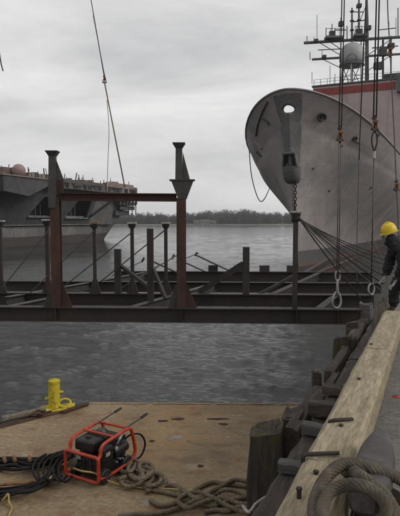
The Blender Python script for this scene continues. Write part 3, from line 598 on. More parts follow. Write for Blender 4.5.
# ------------------------------------------------------------------ pressure washer
def washer():
    o0 = atz(82, 485, ZBARGE); e = empty('pressure_washer', o0, 'red framed black engine pressure washer on the barge deck', 'pressure washer')
    la = math.atan2(.87, .49)       # local x: length, away to the right
    Mx = frame_at(o0, la) @ Matrix.Diagonal((1, 1, .9, 1))
    W = .26; R = .022
    # bumper loop at the near end
    def loop(pts, closed=True, r=R, name='frame_tube', mat='orange_paint'):
        MB().tube(smooth_path(pts, 5, closed), r, 10, closed).build(name, mat, e, M=Mx, smooth='all')
    def rr(x, y0, y1, z0, z1, c=.05):
        return [V((x, y0 + c, z0)), V((x, 0, z0)), V((x, y1 - c, z0)), V((x, y1 - c * .25, z0 + c * .25)), V((x, y1, z0 + c)), V((x, y1, (z0 + z1) / 2)), V((x, y1, z1 - c)), V((x, y1 - c * .25, z1 - c * .25)), V((x, y1 - c, z1)), V((x, 0, z1)), V((x, y0 + c, z1)), V((x, y0 + c * .25, z1 - c * .25)), V((x, y0, z1 - c)), V((x, y0, (z0 + z1) / 2)), V((x, y0, z0 + c)), V((x, y0 + c * .25, z0 + c * .25))]
    loop(rr(0, -W, W, .09, .43))
    for s_ in (-1, 1):
        y = s_ * (W - .02)
        loop([V((.012, y, .13)), V((.2, y, .1)), V((.45, y, .095)), V((.68, y, .12)), V((.74, y, .17)), V((.76, y, .26)), V((.70, y, .5)), V((.66, y, .58)), V((.55, y, .60)), V((.3, y, .585)), V((.14, y, .57)), V((.08, y, .53)), V((.06, y, .44)), V((.012, y, .40))], False)
    for x, z in ((.32, .595), (.62, .6), (.72, .13), (.3, .09)):
        loop([V((x, -W + .02, z)), V((x, 0, z)), V((x, W - .02, z))], False, .018)
    # skid plate and engine
    MB().box((.38, 0, .115), (.6, .44, .012)).build('skid_plate', 'black_engine', e, M=Mx)
    MB().box((.28, -.02, .25), (.4, .36, .26)).build('engine_block', 'black_engine', e, M=Mx, bevel=.03)
    MB().lathe((.085, -.0, .25), [(.02, 0), (.15, .0), (.155, .02), (.155, .06), (.12, .085)], 24, axis=(1, 0, 0)).build('recoil_cover', 'black_engine', e, M=Mx, smooth=True)
    for k in range(7):
        a = k * .9; MB().box((.073, math.cos(a) * .085, .25 + math.sin(a) * .085), (.02, .02, .05), M=Matrix.Rotation(a, 3, 'X')).build('cooling_slot', 'grey_engine', e, M=Mx)
    MB().box((.27, .05, .49), (.36, .3, .16)).build('fuel_tank', 'black_engine', e, M=Mx, bevel=.03)
    MB().lathe((.2, .06, .57), [(.035, 0), (.035, .02), (.03, .025)], 14).build('fuel_cap', 'black_rubber', e, M=Mx, smooth=True)
    MB().box((.22, -.19, .39), (.2, .1, .19)).build('air_filter', 'black_engine', e, M=Mx, bevel=.02)
    MB().tube([(.36, -.17, .33), (.62, -.17, .35)], .085, 16).build('muffler', 'black_engine', e, M=Mx, smooth=True, bevel=.01)
    MB().lathe((.42, .02, .26), [(.05, 0), (.09, .01), (.09, .12), (.07, .13), (.07, .24), (.04, .26)], 18, axis=(1, 0, 0)).build('pump', 'grey_engine', e, M=Mx, smooth=True)
    for k in range(3): MB().lathe((.5 + .05 * k, .02, .33), [(.02, 0), (.02, .07), (.012, .08)], 8).build('pump_valve', 'galvanised', e, M=Mx)
    MB().box((.6, .03, .3), (.2, .34, .34)).build('burner_box', 'black_engine', e, M=Mx, bevel=.02)
    for k in range(4): MB().tube(smooth_path([V((.3 + .05 * k, -.2, .3)), V((.33 + .05 * k, -.235, .38 - .03 * k)), V((.42 + .04 * k, -.2, .42)), V((.55, -.12 + .05 * k, .4))], 5), .009, 6).build('fuel_hose', 'hose_black', e, M=Mx, smooth='all')
    MB().lathe((.36, -.245, .42), [(.0, 0), (.028, 0), (.028, .012), (.022, .014)], 12, axis=(0, -1, 0)).build('gauge', 'pale_steel', e, M=Mx)
    for k in range(7): MB().box((.3 + .022 * k, -.02, .44), (.007, .3, .12)).build('cooling_fin', 'grey_engine', e, M=Mx)
    MB().lathe((.5, .1, .44), [(.05, 0), (.075, .01), (.075, .1), (.05, .13), (.02, .135)], 18).build('filter_can', 'grey_engine', e, M=Mx, smooth=True)
    MB().tube(smooth_path([V((.46, -.18, .42)), V((.5, -.2, .5)), V((.6, -.16, .52)), V((.64, -.05, .46))], 6), .018, 8).build('exhaust_pipe', 'galvanised', e, M=Mx, smooth='all')
    MB().box((.2, -.245, .4), (.08, .006, .05)).build('rating_plate', 'pale_steel', e, M=Mx)
    MB().box((.05, .1, .34), (.012, .07, .04)).build('starter_grip', 'pale_steel', e, M=Mx)
    for k in range(4): MB().lathe((.4 + .06 * k, -.2, .2 + .02 * (k % 2)), [(.014, 0), (.014, .03), (.008, .036)], 6, axis=(0, -1, 0)).build('fitting', 'galvanised', e, M=Mx)
    for k in range(3): MB().tube(smooth_path([V((.1, -.1 + .1 * k, .15)), V((.06, -.08 + .1 * k, .3)), V((.12, -.05 + .08 * k, .42)), V((.24, -.1 + .1 * k, .42))], 5), .008, 6).build('cable', 'black_rubber', e, M=Mx, smooth='all')
    # wheels
    for x, y in ((.16, -W + .045), (.16, W - .045), (.6, -W + .05), (.6, W - .05)):
        wb = MB().lathe((x, y - .04, .105), [(.05, 0), (.085, .0), (.1, .015), (.102, .04), (.1, .065), (.085, .08), (.05, .08)], 24, axis=(0, 1, 0)).build('wheel', 'black_rubber', e, M=Mx, smooth=True)
        MB().lathe((x, y - .046, .105), [(.015, 0), (.048, 0), (.046, .092), (.015, .092)], 14, axis=(0, 1, 0)).build('hub', 'grey_engine', wb, M=Mx, smooth=True)
    # lance-like handles
    for s_ in (-1, 1):
        y = s_ * (W - .04)
        MB().tube([(.5, y, .6), (.95, y, .645)], .011, 8).build('handle', 'grey_engine', e, M=Mx, smooth=True)
        MB().tube([(.93, y, .643), (1.06, y, .658)], .02, 10).build('grip', 'black_rubber', e, M=Mx, smooth=True)
    MB().tube(smooth_path([V((.62, -.14, .38)), V((.72, -.2, .46)), V((.86, -.26, .42)), V((.93, -.28, .26)), V((.86, -.26, .1)), V((.74, -.2, .07)), V((.64, -.16, .12))], 8), .013, 8).build('outlet_hose', 'hose_black', e, M=Mx, smooth='all')
washer()

# ------------------------------------------------------------------ hoses and ropes on the barge
def on(px, py, h=.03): return atz(px, py, ZBARGE + h)
HL = 'black hose in the tangled bundle left of the red framed machine'
def hoses():
    rnd = random.Random(4)
    for k in range(15):
        dz = .025 + .018 * (k % 5); j = lambda a=1.5: rnd.uniform(-a, a); r = .017 + .004 * (k % 2)
        t = k / 14
        if k < 8:    # upper strands sweeping out of the machine to the left
            pts = [(80, 458 + j()), (70, 452 + 5 * t + j()), (58, 453 + 12 * t + j(2)), (44, 459 + 14 * t + j(2)), (28, 461 + 16 * t + j(3)), (12, 459 + 18 * t + j(3)), (-6, 460 + 18 * t + j(3)), (-30, 464 + 20 * t + j(3))]
        else:        # lower strands of the coil
            u = (k - 8) / 6
            pts = [(72, 456 + j()), (62, 460 + 3 * u + j()), (54, 469 + 5 * u + j(2)), (46, 477 + 6 * u + j(2)), (32, 483 + 7 * u + j(2)), (14, 487 + 7 * u + j(2)), (-4, 490 + 8 * u + j(2)), (-26, 488 + 9 * u + j(2))]
        tag(MB().tube(smooth_path([on(a, b, dz + .03 * math.sin(i * 1.7 + k)) if i else on(a, b, .2) for i, (a, b) in enumerate(pts)], 7), r, 8).build('air_hose', 'hose_black', smooth='all'), HL, 'hose', 'black hoses in the bundle')
    for k in range(6):   # short loops across the bundle
        x = 30 + 5.2 * k; pts = [(x + 16, 455 + j()), (x + 8, 459), (x + 3, 467 + j()), (x + 4, 476 + j()), (x + 10, 481 + j()), (x + 16, 476)]
        tag(MB().tube(smooth_path([on(a, b, .11 + .015 * (k % 3) - (.06 if i in (0, 5) else 0)) for i, (a, b) in enumerate(pts)], 7), .015, 8).build('air_hose', 'hose_black', smooth='all'), HL, 'hose', 'black hoses in the bundle')
    for k, c in enumerate([(4, 459), (14, 458), (29, 458)]):   # pale couplings on the upper strands
        a = on(c[0], c[1] - 1.5, .12); b = on(c[0] + 1, c[1] + 2.5, .12)
        tag(MB().tube([a, b], .024, 10).build('hose_coupling', 'orange_iron', smooth=True, bevel=.004), ['tan hose coupling at the left end of the bundle', 'tan hose coupling in the middle of the three on the bundle', 'tan hose coupling nearest the loops of the bundle'][k], 'coupling', 'hose couplings')
    tag(MB().tube(smooth_path([on(-8, 486, .1), on(8, 484, .13), on(22, 483, .14), on(34, 480, .15)], 6), .02, 8).build('air_hose', 'orange_iron', smooth='all'), 'tan hose across the lower part of the black bundle', 'hose')
    tag(MB().tube(smooth_path([on(66, 470, .1), on(72, 468, .12), on(82, 471, .22), on(94, 473, .2), on(104, 479, .06), on(122, 485, .02), on(145, 488, .02), on(170, 489, .05), on(196, 491, .1)], 8), .011, 8).build('air_line', 'hose_yellow', smooth='all'), 'thin yellow hose running from the red machine across the rope', 'hose')
    tag(MB().tube(smooth_path([on(68, 463, .2), on(62, 465, .12), on(56, 472, .03), on(50, 478, .13), on(46, 484, .03)], 8), .011, 8).build('air_line', 'hose_yellow', smooth='all'), 'short thin yellow hose dropping from the red machine into the bundle', 'hose')
    tag(MB().tube(smooth_path([on(-8, 498, .02), on(2, 500, .06), on(8, 494, .13), on(9, 502, .05), on(12, 508, .02), on(9, 516, .02), on(8, 530, .02)], 8), .011, 8).build('air_line', 'hose_yellow', smooth='all'), 'thin yellow hose in the lower left corner of the barge', 'hose')
hoses()
def ropes():
    def mk(pts, label, r=.027, hs=None):
        p = [on(a, b, (r + .004) if hs is None else hs[i]) for i, (a, b) in enumerate(pts)]
        tag(MB().rope(smooth_path(p, 8), r, pitch=.16, n=14, lobes=3, depth=.22).build('barge_rope', 'rope_brown', smooth='all'), label, 'rope', 'brown ropes on the barge')
    rnd = random.Random(12)
    # heap right of the machine
    n = 46
    pts = [(126 + 33 * k / n + (9.5 + 2 * math.sin(k * .37)) * math.cos(k * .72), 463 + 20 * k / n + (6.8 + 1.4 * math.sin(k * .5)) * math.sin(k * .72)) for k in range(n + 1)]
    mk(pts, 'heaped brown rope in open loops right of the red machine', .027, [.03 + .035 * (1 + math.sin(k * .72 * 1.5)) for k in range(n + 1)])
    pts = [(150 + 9 * math.cos(k * .8 + 2) - 1.2 * k, 466 + 6.5 * math.sin(k * .8 + 2) + .9 * k) for k in range(20)]
    mk(pts, 'second brown rope lying crosswise on the heap right of the red machine', .027, [.05 + .04 * (1 + math.sin(k * 1.1)) for k in range(20)])
    mk([(118, 478), (125, 482), (138, 484), (150, 489), (165, 492), (180, 495), (192, 492), (202, 486), (214, 482), (226, 484), (238, 485), (252, 487)], 'brown rope running from the heap to the mossy pile, uppermost strand')
    mk([(146, 492), (158, 487), (172, 485), (186, 492), (198, 499), (212, 496), (224, 490), (238, 492), (252, 498)], 'brown rope weaving below the uppermost strand to the mossy pile', hs=[.035, .04, .04, .09, .09, .05, .09, .05, .04])
    mk([(118, 516), (136, 514), (158, 513), (176, 509), (190, 503), (200, 497), (212, 491), (222, 486), (234, 480), (244, 481), (252, 484)], 'brown rope crossing diagonally from the lower edge over the others', hs=[.035] * 4 + [.06, .09, .1, .1, .08, .06, .04])
    mk([(250, 505), (238, 503), (224, 499), (210, 500), (198, 504), (188, 508), (178, 501), (186, 494), (198, 492), (212, 497), (226, 505), (240, 511), (254, 514)], 'brown rope bent back in a bight beside the mossy pile', hs=[.035, .04, .05, .09, .1, .1, .09, .09, .12, .1, .07, .05, .04])
    mk([(205, 512), (216, 510), (228, 511), (240, 507), (252, 509)], 'short brown rope along the lower edge by the mossy pile')
    mk([(150, 500), (160, 505), (172, 504), (186, 500), (200, 503), (214, 506), (230, 500), (246, 497)], 'brown rope lowest in the tangle by the mossy pile', hs=[.035] * 8)
ropes()

# ================================================================== STEEL FRAME HUNG FROM THE CRANE
FB = empty('steel_frame', (0, 12, ZFRAME - .28), 'rusty steel beam frame with two tall columns hanging beside the pier', 'steel frame')
HB, WB = .27, .2
def line_y(X, Y0): return Y0 - .05 * X
def beam_x(X0, X1, Y0, mat='beam_steel', name='beam', h=HB, zt=ZFRAME):
    return MB().ibeam((X0, line_y(X0, Y0), zt), (X1, line_y(X1, Y0), zt), h, WB).build(name, mat, FB)
L1, L2, L3, L4 = 10.0, 11.95, 14.3, 17.3
beam_x(-5.2, 2.92, L1); beam_x(-5.6, 3.78, L2); beam_x(-5.4, 4.7, L3, 'beam_steel'); beam_x(-2.6, 5.4, L4, h=.36)
# splice plates on the front beam and web stiffeners
for X in (-2.69, -.34, 1.75, 2.5, -4.2):
    MB().box((X, line_y(X, L1), ZFRAME - HB / 2), (.014, WB - .012, HB - .04)).build('stiffener', 'beam_steel', FB)
def cross(A, B, mat='beam_steel', name='cross_beam', h=.2, dz=.0):
    return MB().ibeam((*A, ZFRAME - .02 + dz), (*B, ZFRAME - .02 + dz), h, .15).build(name, mat, FB)
def cdir(X, Y, Y2): return (X + (Y2 - Y) * PD.x / PD.y, Y2)
for X, Ya, Yb in ((-1.36, 10.12, 14.2), (-4.15, 11.6, 17.2), (-3.7, 10.25, 11.9), (1.6, 12.05, 17.1), (2.2, 10.05, 11.8)):
    cross((X, Ya), cdir(X, Ya, Yb), 'grey_steel' if X < 0 else 'beam_steel')
# long outriggers that reach back along the pier
a, b = aty(298, 276, 17.5), aty(331, 256.5, 25); MB().ibeam(a, b, .22, .16).build('outrigger', 'beam_steel', FB)
a, b = aty(308, 276, 17.5), aty(357, 256.5, 25); MB().ibeam(a, b, .22, .16).build('outrigger', 'rust_steel', FB)
# stub blocks on the rear beam
for px in (213, 239, 264, 291):
    c = aty(px, 271, L4); MB().box((c.x, line_y(c.x, L4), ZFRAME + .1), (.3, .16, .19)).build('stub_block', 'beam_steel', FB)
def column(px, ytop, ycap_z=None, wd=.17, flip=1):
    """tall column: rust shaft, bracket head, slim upper post with flared cap and side gusset"""
    X = aty(px, 308, L1).x; Y = line_y(X, L1); zb = ZFRAME + .001
    zt = aty(px, ytop, Y).z; zk = aty(px, 181, Y).z; zj = aty(px, 198, Y).z
    col = MB().section((X, Y, zb), (X, Y, zj), [(-wd / 2, -wd / 2), (wd / 2, -wd / 2), (wd / 2, -wd / 2 + .02), (.012, -wd / 2 + .02), (.012, wd / 2 - .02), (wd / 2, wd / 2 - .02), (wd / 2, wd / 2), (-wd / 2, wd / 2), (-wd / 2, wd / 2 - .02), (-.012, wd / 2 - .02), (-.012, -wd / 2 + .02), (-wd / 2, -wd / 2 + .02)], up=V((0, 1, 0))).build('column', 'rust_steel', FB)
    if px > 100:   # bracket funnel
        MB().section((X + .02, Y, zj - .02), (X + .02, Y, zk), [(-.075, -.09), (.075, -.09), (.075, .09), (-.075, .09)], up=V((0, 1, 0)), prof2=[(-.2, -.1), (.2, -.1), (.2, .1), (-.2, .1)]).build('bracket', 'grey_steel', col)
        MB().box((X + .02, Y, zk + .012), (.46, .24, .022)).build('bracket_plate', 'grey_steel', col)
    else:          # plain sleeve
        zs = aty(px, 208, Y).z
        MB().box((X - .04, Y - .005, (zs + zk) / 2 + .01), (.134, .19, zk - zs + .02)).build('sleeve', 'grey_steel', col)
        MB().plate([(X + .03, Y - .012, zj - .02), (X + .16, Y - .012, zj + .06), (X + .15, Y - .012, zk + .02), (X + .03, Y - .012, zk + .02)], (0, .024, 0)).build('bracket', 'rust_steel', col)
    # upper post, cap, gusset
    xs = X - .04
    MB().section((xs, Y, zk + .024), (xs, Y, zt - .1), [(-.066, -.07), (.066, -.07), (.066, .07), (-.066, .07)], up=V((0, 1, 0)), prof2=[(-.058, -.06), (.058, -.06), (.058, .06), (-.058, .06)]).build('upper_post', 'grey_steel', col)
    MB().section((xs, Y, zt - .102), (xs, Y, zt - .02), [(-.058, -.06), (.058, -.06), (.058, .06), (-.058, .06)], up=V((0, 1, 0)), prof2=[(-.105, -.1), (.105, -.1), (.105, .1), (-.105, .1)]).build('cap', 'grey_steel', col)
    MB().box((xs, Y, zt - .01), (.225, .21, .018)).build('cap_plate', 'grey_steel', col)
    MB().plate([(xs + .06, Y - .011, zk + .024), (xs + .2, Y - .011, zk + .024), (xs + .068, Y - .011, zt - .16)], (0, .022, 0)).build('gusset', 'pale_steel' if False else 'grey_steel', col)
    for sgn, wd2 in ((1, .2), (-1, .17)):
        x0 = X + sgn * wd / 2
        MB().plate([(x0 + sgn * .001, Y - .01, zb), (x0 + sgn * wd2, Y - .01, zb), (x0 + sgn * .03, Y - .01, zb + .42), (x0 + sgn * .001, Y - .01, zb + .42)], (0, .02, 0)).build('gusset', 'rust_steel' if sgn > 0 else 'grey_steel', col)
    MB().box((X, Y, zb + .008), (.5, .196, .014)).build('foot_plate', 'beam_steel', col)
    return X, Y, zk, zj
c1 = column(55.5, 151); c2 = column(181.5, 143)
xa, xb = c1[0] + .1, c2[0] - .085
ztie = aty(120, 192.5, 10).z
MB().ibeam((xa, c1[1], ztie), (xb, c2[1], ztie - .02), .145, .13, up=V((0, 0, 1))).build('tie_beam', 'rust_steel', FB)
def post(px, ytop, Y0, wd=.075, cap=None, base=True, mat='beam_steel', ybase=None, square=True, Yexact=None):
    Y = Yexact or None
    X = aty(px, 280, Y or L2).x; Y = Y or line_y(X, Y0); X = aty(px, 280, Y).x
    zt = aty(px, ytop, Y).z; zb = ZFRAME + .001
    pm = MB().section((X, Y, zb), (X, Y, zt), [(-wd / 2, -wd / 2), (wd / 2, -wd / 2), (wd / 2, wd / 2), (-wd / 2, wd / 2)], up=V((0, 1, 0))).build('post', mat, FB, bevel=.006)
    if cap:
        MB().box((X, Y, zt + .02), (.2, .17, .038)).build('cap', cap, pm, bevel=.006)
        MB().box((X, Y, zt - .05), (.11, .11, .09), taper=1.5).build('cap_seat', mat, pm)
    if base:
        MB().section((X, Y, zb), (X, Y, zb + .3), [(-.13, -.03), (.13, -.03), (.13, .03), (-.13, .03)], up=V((0, 1, 0)), prof2=[(-.045, -.03), (.045, -.03), (.045, .03), (-.045, .03)]).build('gusset', mat, pm)
    return X, Y, zt
rp_ = [post(1, 222, L2, .085, 'pale_steel'), post(48, 221, L2, .08, 'pale_steel'), post(95, 224, L2, .07, 'orange_iron'), post(132.5, 224, L2, .075, 'pale_steel'), post(166, 224, L2, .075, 'pale_steel')]
s1 = post(118, 249, L2, .14, None, False, 'beam_steel')
s2 = post(150.5, 228.5, L2, .125, None, False, 'beam_steel', Yexact=10.78)
s3 = post(246, 247, L2, .14, None, False, 'beam_steel')
s4 = post(295, 213, L1, .08, 'pale_steel', False, 'beam_steel')
def brace(pa, pb, Ya, Yb, r=.05, mat='beam_steel', name='brace'):
    a, b = aty(*pa, Ya), aty(*pb, Yb); return MB().bar(a, b, r, r).build(name, mat, FB)
brace((121, 266), (149, 287), s1[1], 11.0, .07); brace((153, 268), (166, 299), 10.75, 10.4, .06)
brace((243, 264), (199, 292), s3[1], 12.1, .13)
brace((295, 275), (256, 296), 12.4, 12.2, .06)
def rod(pa, pb, Ya, Yb, r=.013, clamp=False):
    a, b = aty(*pa, Ya), aty(*pb, Yb); o = MB().tube([a, b], r, 6).build('tie_rod', 'wire', FB, smooth=True)
    if clamp:
        MB().box(a + V((0, 0, .03)), (.05, .05, .13), M=Matrix.Rotation(.5, 3, 'Y')).build('clamp', 'beam_steel', o)
rod((49, 230), (2, 288), L2, L2); rod((94, 231), (30, 293), L2, L2); rod((131, 233), (62, 288), L2, L2 + .3); rod((165, 230), (100, 282), L2, L2 + .8)
rod((186, 250), (118, 290), 13, 12); rod((143, 261), (112, 276), 14, 14, .012, True); rod((173, 258), (133, 279), 14, 14, .012, True)
rod((196, 255), (232, 272), L4 - .4, L4, .03, True); rod((184, 262), (208, 273), L4 - .4, L4, .025); rod((154, 262), (182, 275), L4 - .6, L4, .03)
rod((199, 253), (176, 262), L4 - .4, L4 - .4, .014)

# ------------------------------------------------------------------ crane slings
def sling_pair(a, b, gap, r=.011, n=2):
    out = []
    for s_ in ((-1, 1) if n == 2 else (0,)):
        out.append(MB().tube([a + V((gap * s_, 0, 0)), b + V((gap * s_, 0, 0))], r, 6))
    return out
def ringpts(c, rx, rz, n=18, yaw=0.0, pear=0.0):
    return [c + V((math.cos(a) * rx * (1 - pear * math.sin(a)) * math.cos(yaw), math.cos(a) * rx * math.sin(yaw), math.sin(a) * rz)) for a in [i * 2 * math.pi / n for i in range(n)]]
TOPZ = 15.0
def clamp_cluster(c, h, r, parent, name='wire_clamp'):
    """rusty rigging fittings crowded on a wire: bow, pin, two clips and a stub of chain"""
    o = MB().tube(ringpts(c + V((0, 0, h * .3)), r, h * .24, 14, .5, .2), r * .32, 7, True).build(name, 'orange_iron', parent, smooth='all')
    MB().tube([c + V((-r * 1.3, -.01, h * .1)), c + V((r * 1.3, .01, h * .12))], r * .3, 8).build('pin', 'rust_steel', o, smooth=True)
    MB().box(c + V((r * .2, -.01, h * .62)), (r * 1.5, r * 1.3, h * .2), M=Matrix.Rotation(.25, 3, 'Y')).build('clip', 'orange_iron', o, bevel=.006)
    MB().box(c + V((-r * .2, 0, h * .86)), (r * 1.3, r * 1.1, h * .16), M=Matrix.Rotation(-.2, 3, 'Y')).build('clip', 'rust_steel', o, bevel=.006)
    MB().tube([c + V((0, 0, -h * .1)), c + V((0, 0, h * 1.05))], r * .28, 6).build('eye_splice', 'rope_dark', o, smooth='all')
def sling_a():
    X = aty(335, 300, L1).x; Y = line_y(X, L1); b = V((X, Y, ZFRAME))
    e = empty('crane_sling', b, 'twin wire crane sling shackled to the front beam by the pier', 'sling', 'crane slings')
    MB().tube(ringpts(b + V((0, 0, .16)), .085, .15, yaw=.3, pear=.25), .021, 8, True).build('shackle', 'galvanised', e, smooth='all')
    MB().tube(ringpts(b + V((.01, 0, .40)), .055, .13, yaw=1.2), .018, 8, True).build('link', 'galvanised', e, smooth='all')
    MB().tube(ringpts(b + V((.01, 0, .6)), .045, .1, yaw=.2), .016, 8, True).build('link', 'galvanised', e, smooth='all')
    zt = aty(337, 140, Y).z; zt2 = aty(337, 128, Y).z
    for m in sling_pair(b + V((.01, 0, .67)), V((X + .01, Y, zt)), .017, .009): m.build('wire', 'wire', e, smooth='all')
    clamp_cluster(V((X + .01, Y, zt - .03)), zt2 - zt + .06, .05, e)
    for m in sling_pair(V((X + .01, Y, zt2)), V((X + .05, Y, TOPZ)), .022, .0105): m.build('wire', 'wire', e, smooth='all')
sling_a()
def sling_b():
    X, Y = 3.72, line_y(3.72, L2); b = V((X, Y, ZFRAME))
    e = empty('crane_sling', b, 'thick crane sling with orange block and open loop left of the worker', 'sling', 'crane slings')
    MB().tube(ringpts(b + V((0, 0, .12)), .07, .12, yaw=.2), .02, 8, True).build('shackle', 'galvanised', e, smooth='all')
    zl0, zl1 = aty(373, 157, Y).z, aty(373, 131, Y).z; zb1 = aty(373, 116, Y).z
    MB().tube([b + V((0, 0, .22)), V((X, Y, zl0))], .016, 6).build('wire', 'wire', e, smooth='all')
    MB().tube([V((X, Y, zl0 - .03)), V((X, Y, zl0 + .12))], .03, 8).build('ferrule', 'galvanised', e, smooth=True)
    for s_ in (-1, 1):
        MB().tube(smooth_path([V((X, Y, zl0 + .1)), V((X + .05 * s_, Y, zl0 + .28)), V((X + .055 * s_, Y, zl1 - .12)), V((X + .01 * s_, Y, zl1))], 6), .016, 6).build('wire', 'rope_dark', e, smooth='all')
    clamp_cluster(V((X, Y, zl1)), zb1 - zl1, .065, e, 'hook_block')
    for m in sling_pair(V((X, Y, zb1 - .05)), V((X + .03, Y, TOPZ + 2)), .03, .016): m.build('wire', 'wire', e, smooth='all')
sling_b()
def sling_c():
    Y = 10.6; pts = [aty(387, -90, Y), aty(387.5, 0, Y), aty(390, 50, Y), aty(394, 130, Y), aty(396.5, 185, Y), aty(398.5, 235, Y), aty(400, 280, Y)]
    foot = V((pts[-1].x, Y, ZPIER + .02))
    e = empty('crane_sling', foot, 'slack crane sling at the right edge passing behind the worker', 'sling', 'crane slings')
    MB().tube(smooth_path(pts[:6] + [foot + V((-.02, 0, .3)), foot], 6), .011, 6).build('wire', 'wire', e, smooth='all')
    for k in (2, 4):
        clamp_cluster(pts[k] + V((0, 0, -.12)), .22, .045, e)
sling_c()
def sling_d():
    Y = line_y(4.12, L3); pts = [aty(367, -80, Y), aty(366, 0, Y), aty(363.5, 50, Y), aty(361, 110, Y), aty(359, 160, Y), aty(358, 200, Y), aty(357, 240, Y)]
    foot = V((aty(357, 280, Y).x, Y, ZFRAME)); e = empty('crane_sling', foot, 'dark rope hanging left of the sling with the orange block', 'rope', 'crane slings')
    MB().tube(smooth_path(pts[:5], 6), .016, 6).build('rope', 'rope_dark', e, smooth='all')
    MB().tube(smooth_path(pts[4:] + [foot], 6), .011, 6).build('wire', 'wire', e, smooth='all')
sling_d()
def sling_e():
    Y = c1[1]; a = aty(126, 192, Y); a.z = ztie - .01; k = aty(104.5, 78, Y); t = aty(89, -12, Y)
    top = k + (t - k) * 3
    e = empty('crane_sling', a, 'thin crane sling slanting down to the tie beam of the tall columns', 'sling', 'crane slings')
    MB().tube([k, top], .009, 6).build('wire', 'galvanised', e, smooth='all'); 
    MB().tube([k + V((.012, 0, 0)), k + (t - k) * .7 + V((-.012, 0, 0))], .008, 6).build('wire', 'rope_pale', e, smooth='all')
    clamp_cluster(k + V((0, 0, -.1)), .15, .03, e, 'hook')
    MB().tube([k + V((0, 0, -.08)), a], .0115, 6).build('wire', 'rope_brown', e, smooth='all')
    MB().tube(ringpts(a + V((0, 0, .03)), .05, .07, yaw=.4), .012, 6, True).build('shackle', 'galvanised', e, smooth='all')
    k2 = aty(107, 100, Y); MB().tube(smooth_path([k2, aty(109, 130, Y), aty(108, 160, Y), V((aty(107, 188, Y).x, Y, ztie + .004))], 6), .007, 5).build('tag_line', 'rope_pale', e, smooth='all')
sling_e()
def sling_f():
    Y = 12; p = [aty(-9, -40, Y), aty(-4, 20, Y), aty(0, 57, Y), aty(3, 71, Y)]
    tag(MB().tube(smooth_path(p, 6), .014, 6).build('rope_end', 'wire', smooth='all'), 'short dangling wire end at the upper left edge', 'wire')
sling_f()
# ------------------------------------------------------------------ mooring lines fanning from the far post
def fan():
    s = V((s4[0] - .02, s4[1] - .05, aty(293, 213, s4[1]).z))
    ends = [(362, 300, 9.7, .04, 'lowest'), (374, 298, 9.8, .05, 'second from the bottom'), (380, 290, 10.1, .05, 'third from the bottom'), (384, 284, 10.4, .06, 'fourth from the bottom'), (387, 278, 10.7, .06, 'middle of the fan'), (389, 272, 11.0, .08, 'fourth from the top'), (391, 267, 11.3, .09, 'third from the top'), (393, 262, 11.6, .09, 'second from the top'), (395, 257, 12.0, .1, 'topmost')]
    for k, (px, py, Y, sag, lab) in enumerate(ends):
        b = aty(px, py, Y); a = s + V((.01 * k, .012 * k, -.012 * k)); pts = [a.lerp(b, t / 6) + V((0, 0, -sag * 4 * (t / 6) * (1 - t / 6))) for t in range(7)]
        tag(MB().rope(smooth_path(pts, 4), .015 if k in (0, 3) else .0105, pitch=.1, n=8, step=.03).build('mooring_line', 'rope_dark' if k not in (2, 5) else 'wire', smooth='all'), f'dark mooring line from capped post to pier, {lab}', 'mooring line', 'mooring lines fanning to the pier')
    # turns of line round the post head
    for k in range(4):
        c = V((s4[0], s4[1], s.z - .03 - .035 * k)); MB_ = MB().tube([c + V((math.cos(a) * .066, math.sin(a) * .066, .012 * math.sin(a + k))) for a in [i * math.pi / 8 for i in range(16)]], .017, 6, True)
        tag(MB_.build('line_turn', 'rope_dark', smooth='all'), ['top turn', 'second turn', 'third turn', 'lowest turn'][k] + ' of dark line round the head of the capped post', 'rope turn', 'rope turns on the capped post')
fan()

# ================================================================== WORKER
def skin_mesh(name, joints, edges, mat, parent=None, sub=2, root=0):
    me = bpy.data.meshes.new(name); me.from_pydata([j[0] for j in joints], edges, []); o = bpy.data.objects.new(name, me); C.objects.link(o)
    m = o.modifiers.new('skin', 'SKIN'); sv = me.skin_vertices[0].data
    for i, j in enumerate(joints): sv[i].radius = j[1] if isinstance(j[1], tuple) else (j[1], j[1]); sv[i].use_root = i == root
    m.branch_smoothing = .6
    s_ = o.modifiers.new('sub', 'SUBSURF'); s_.levels = sub; s_.render_levels = sub
    dg = bpy.context.evaluated_depsgraph_get(); dg.update(); em = bpy.data.meshes.new_from_object(o.evaluated_get(dg))
    bpy.data.objects.remove(o); o = bpy.data.objects.new(name, em); C.objects.link(o); em.materials.clear(); em.materials.append(MATS[mat]); em.name = name
    em.polygons.foreach_set('use_smooth', [True] * len(em.polygons))
    if parent is not None: o.parent = parent; o.matrix_parent_inverse = parent.matrix_world.inverted()
    return o
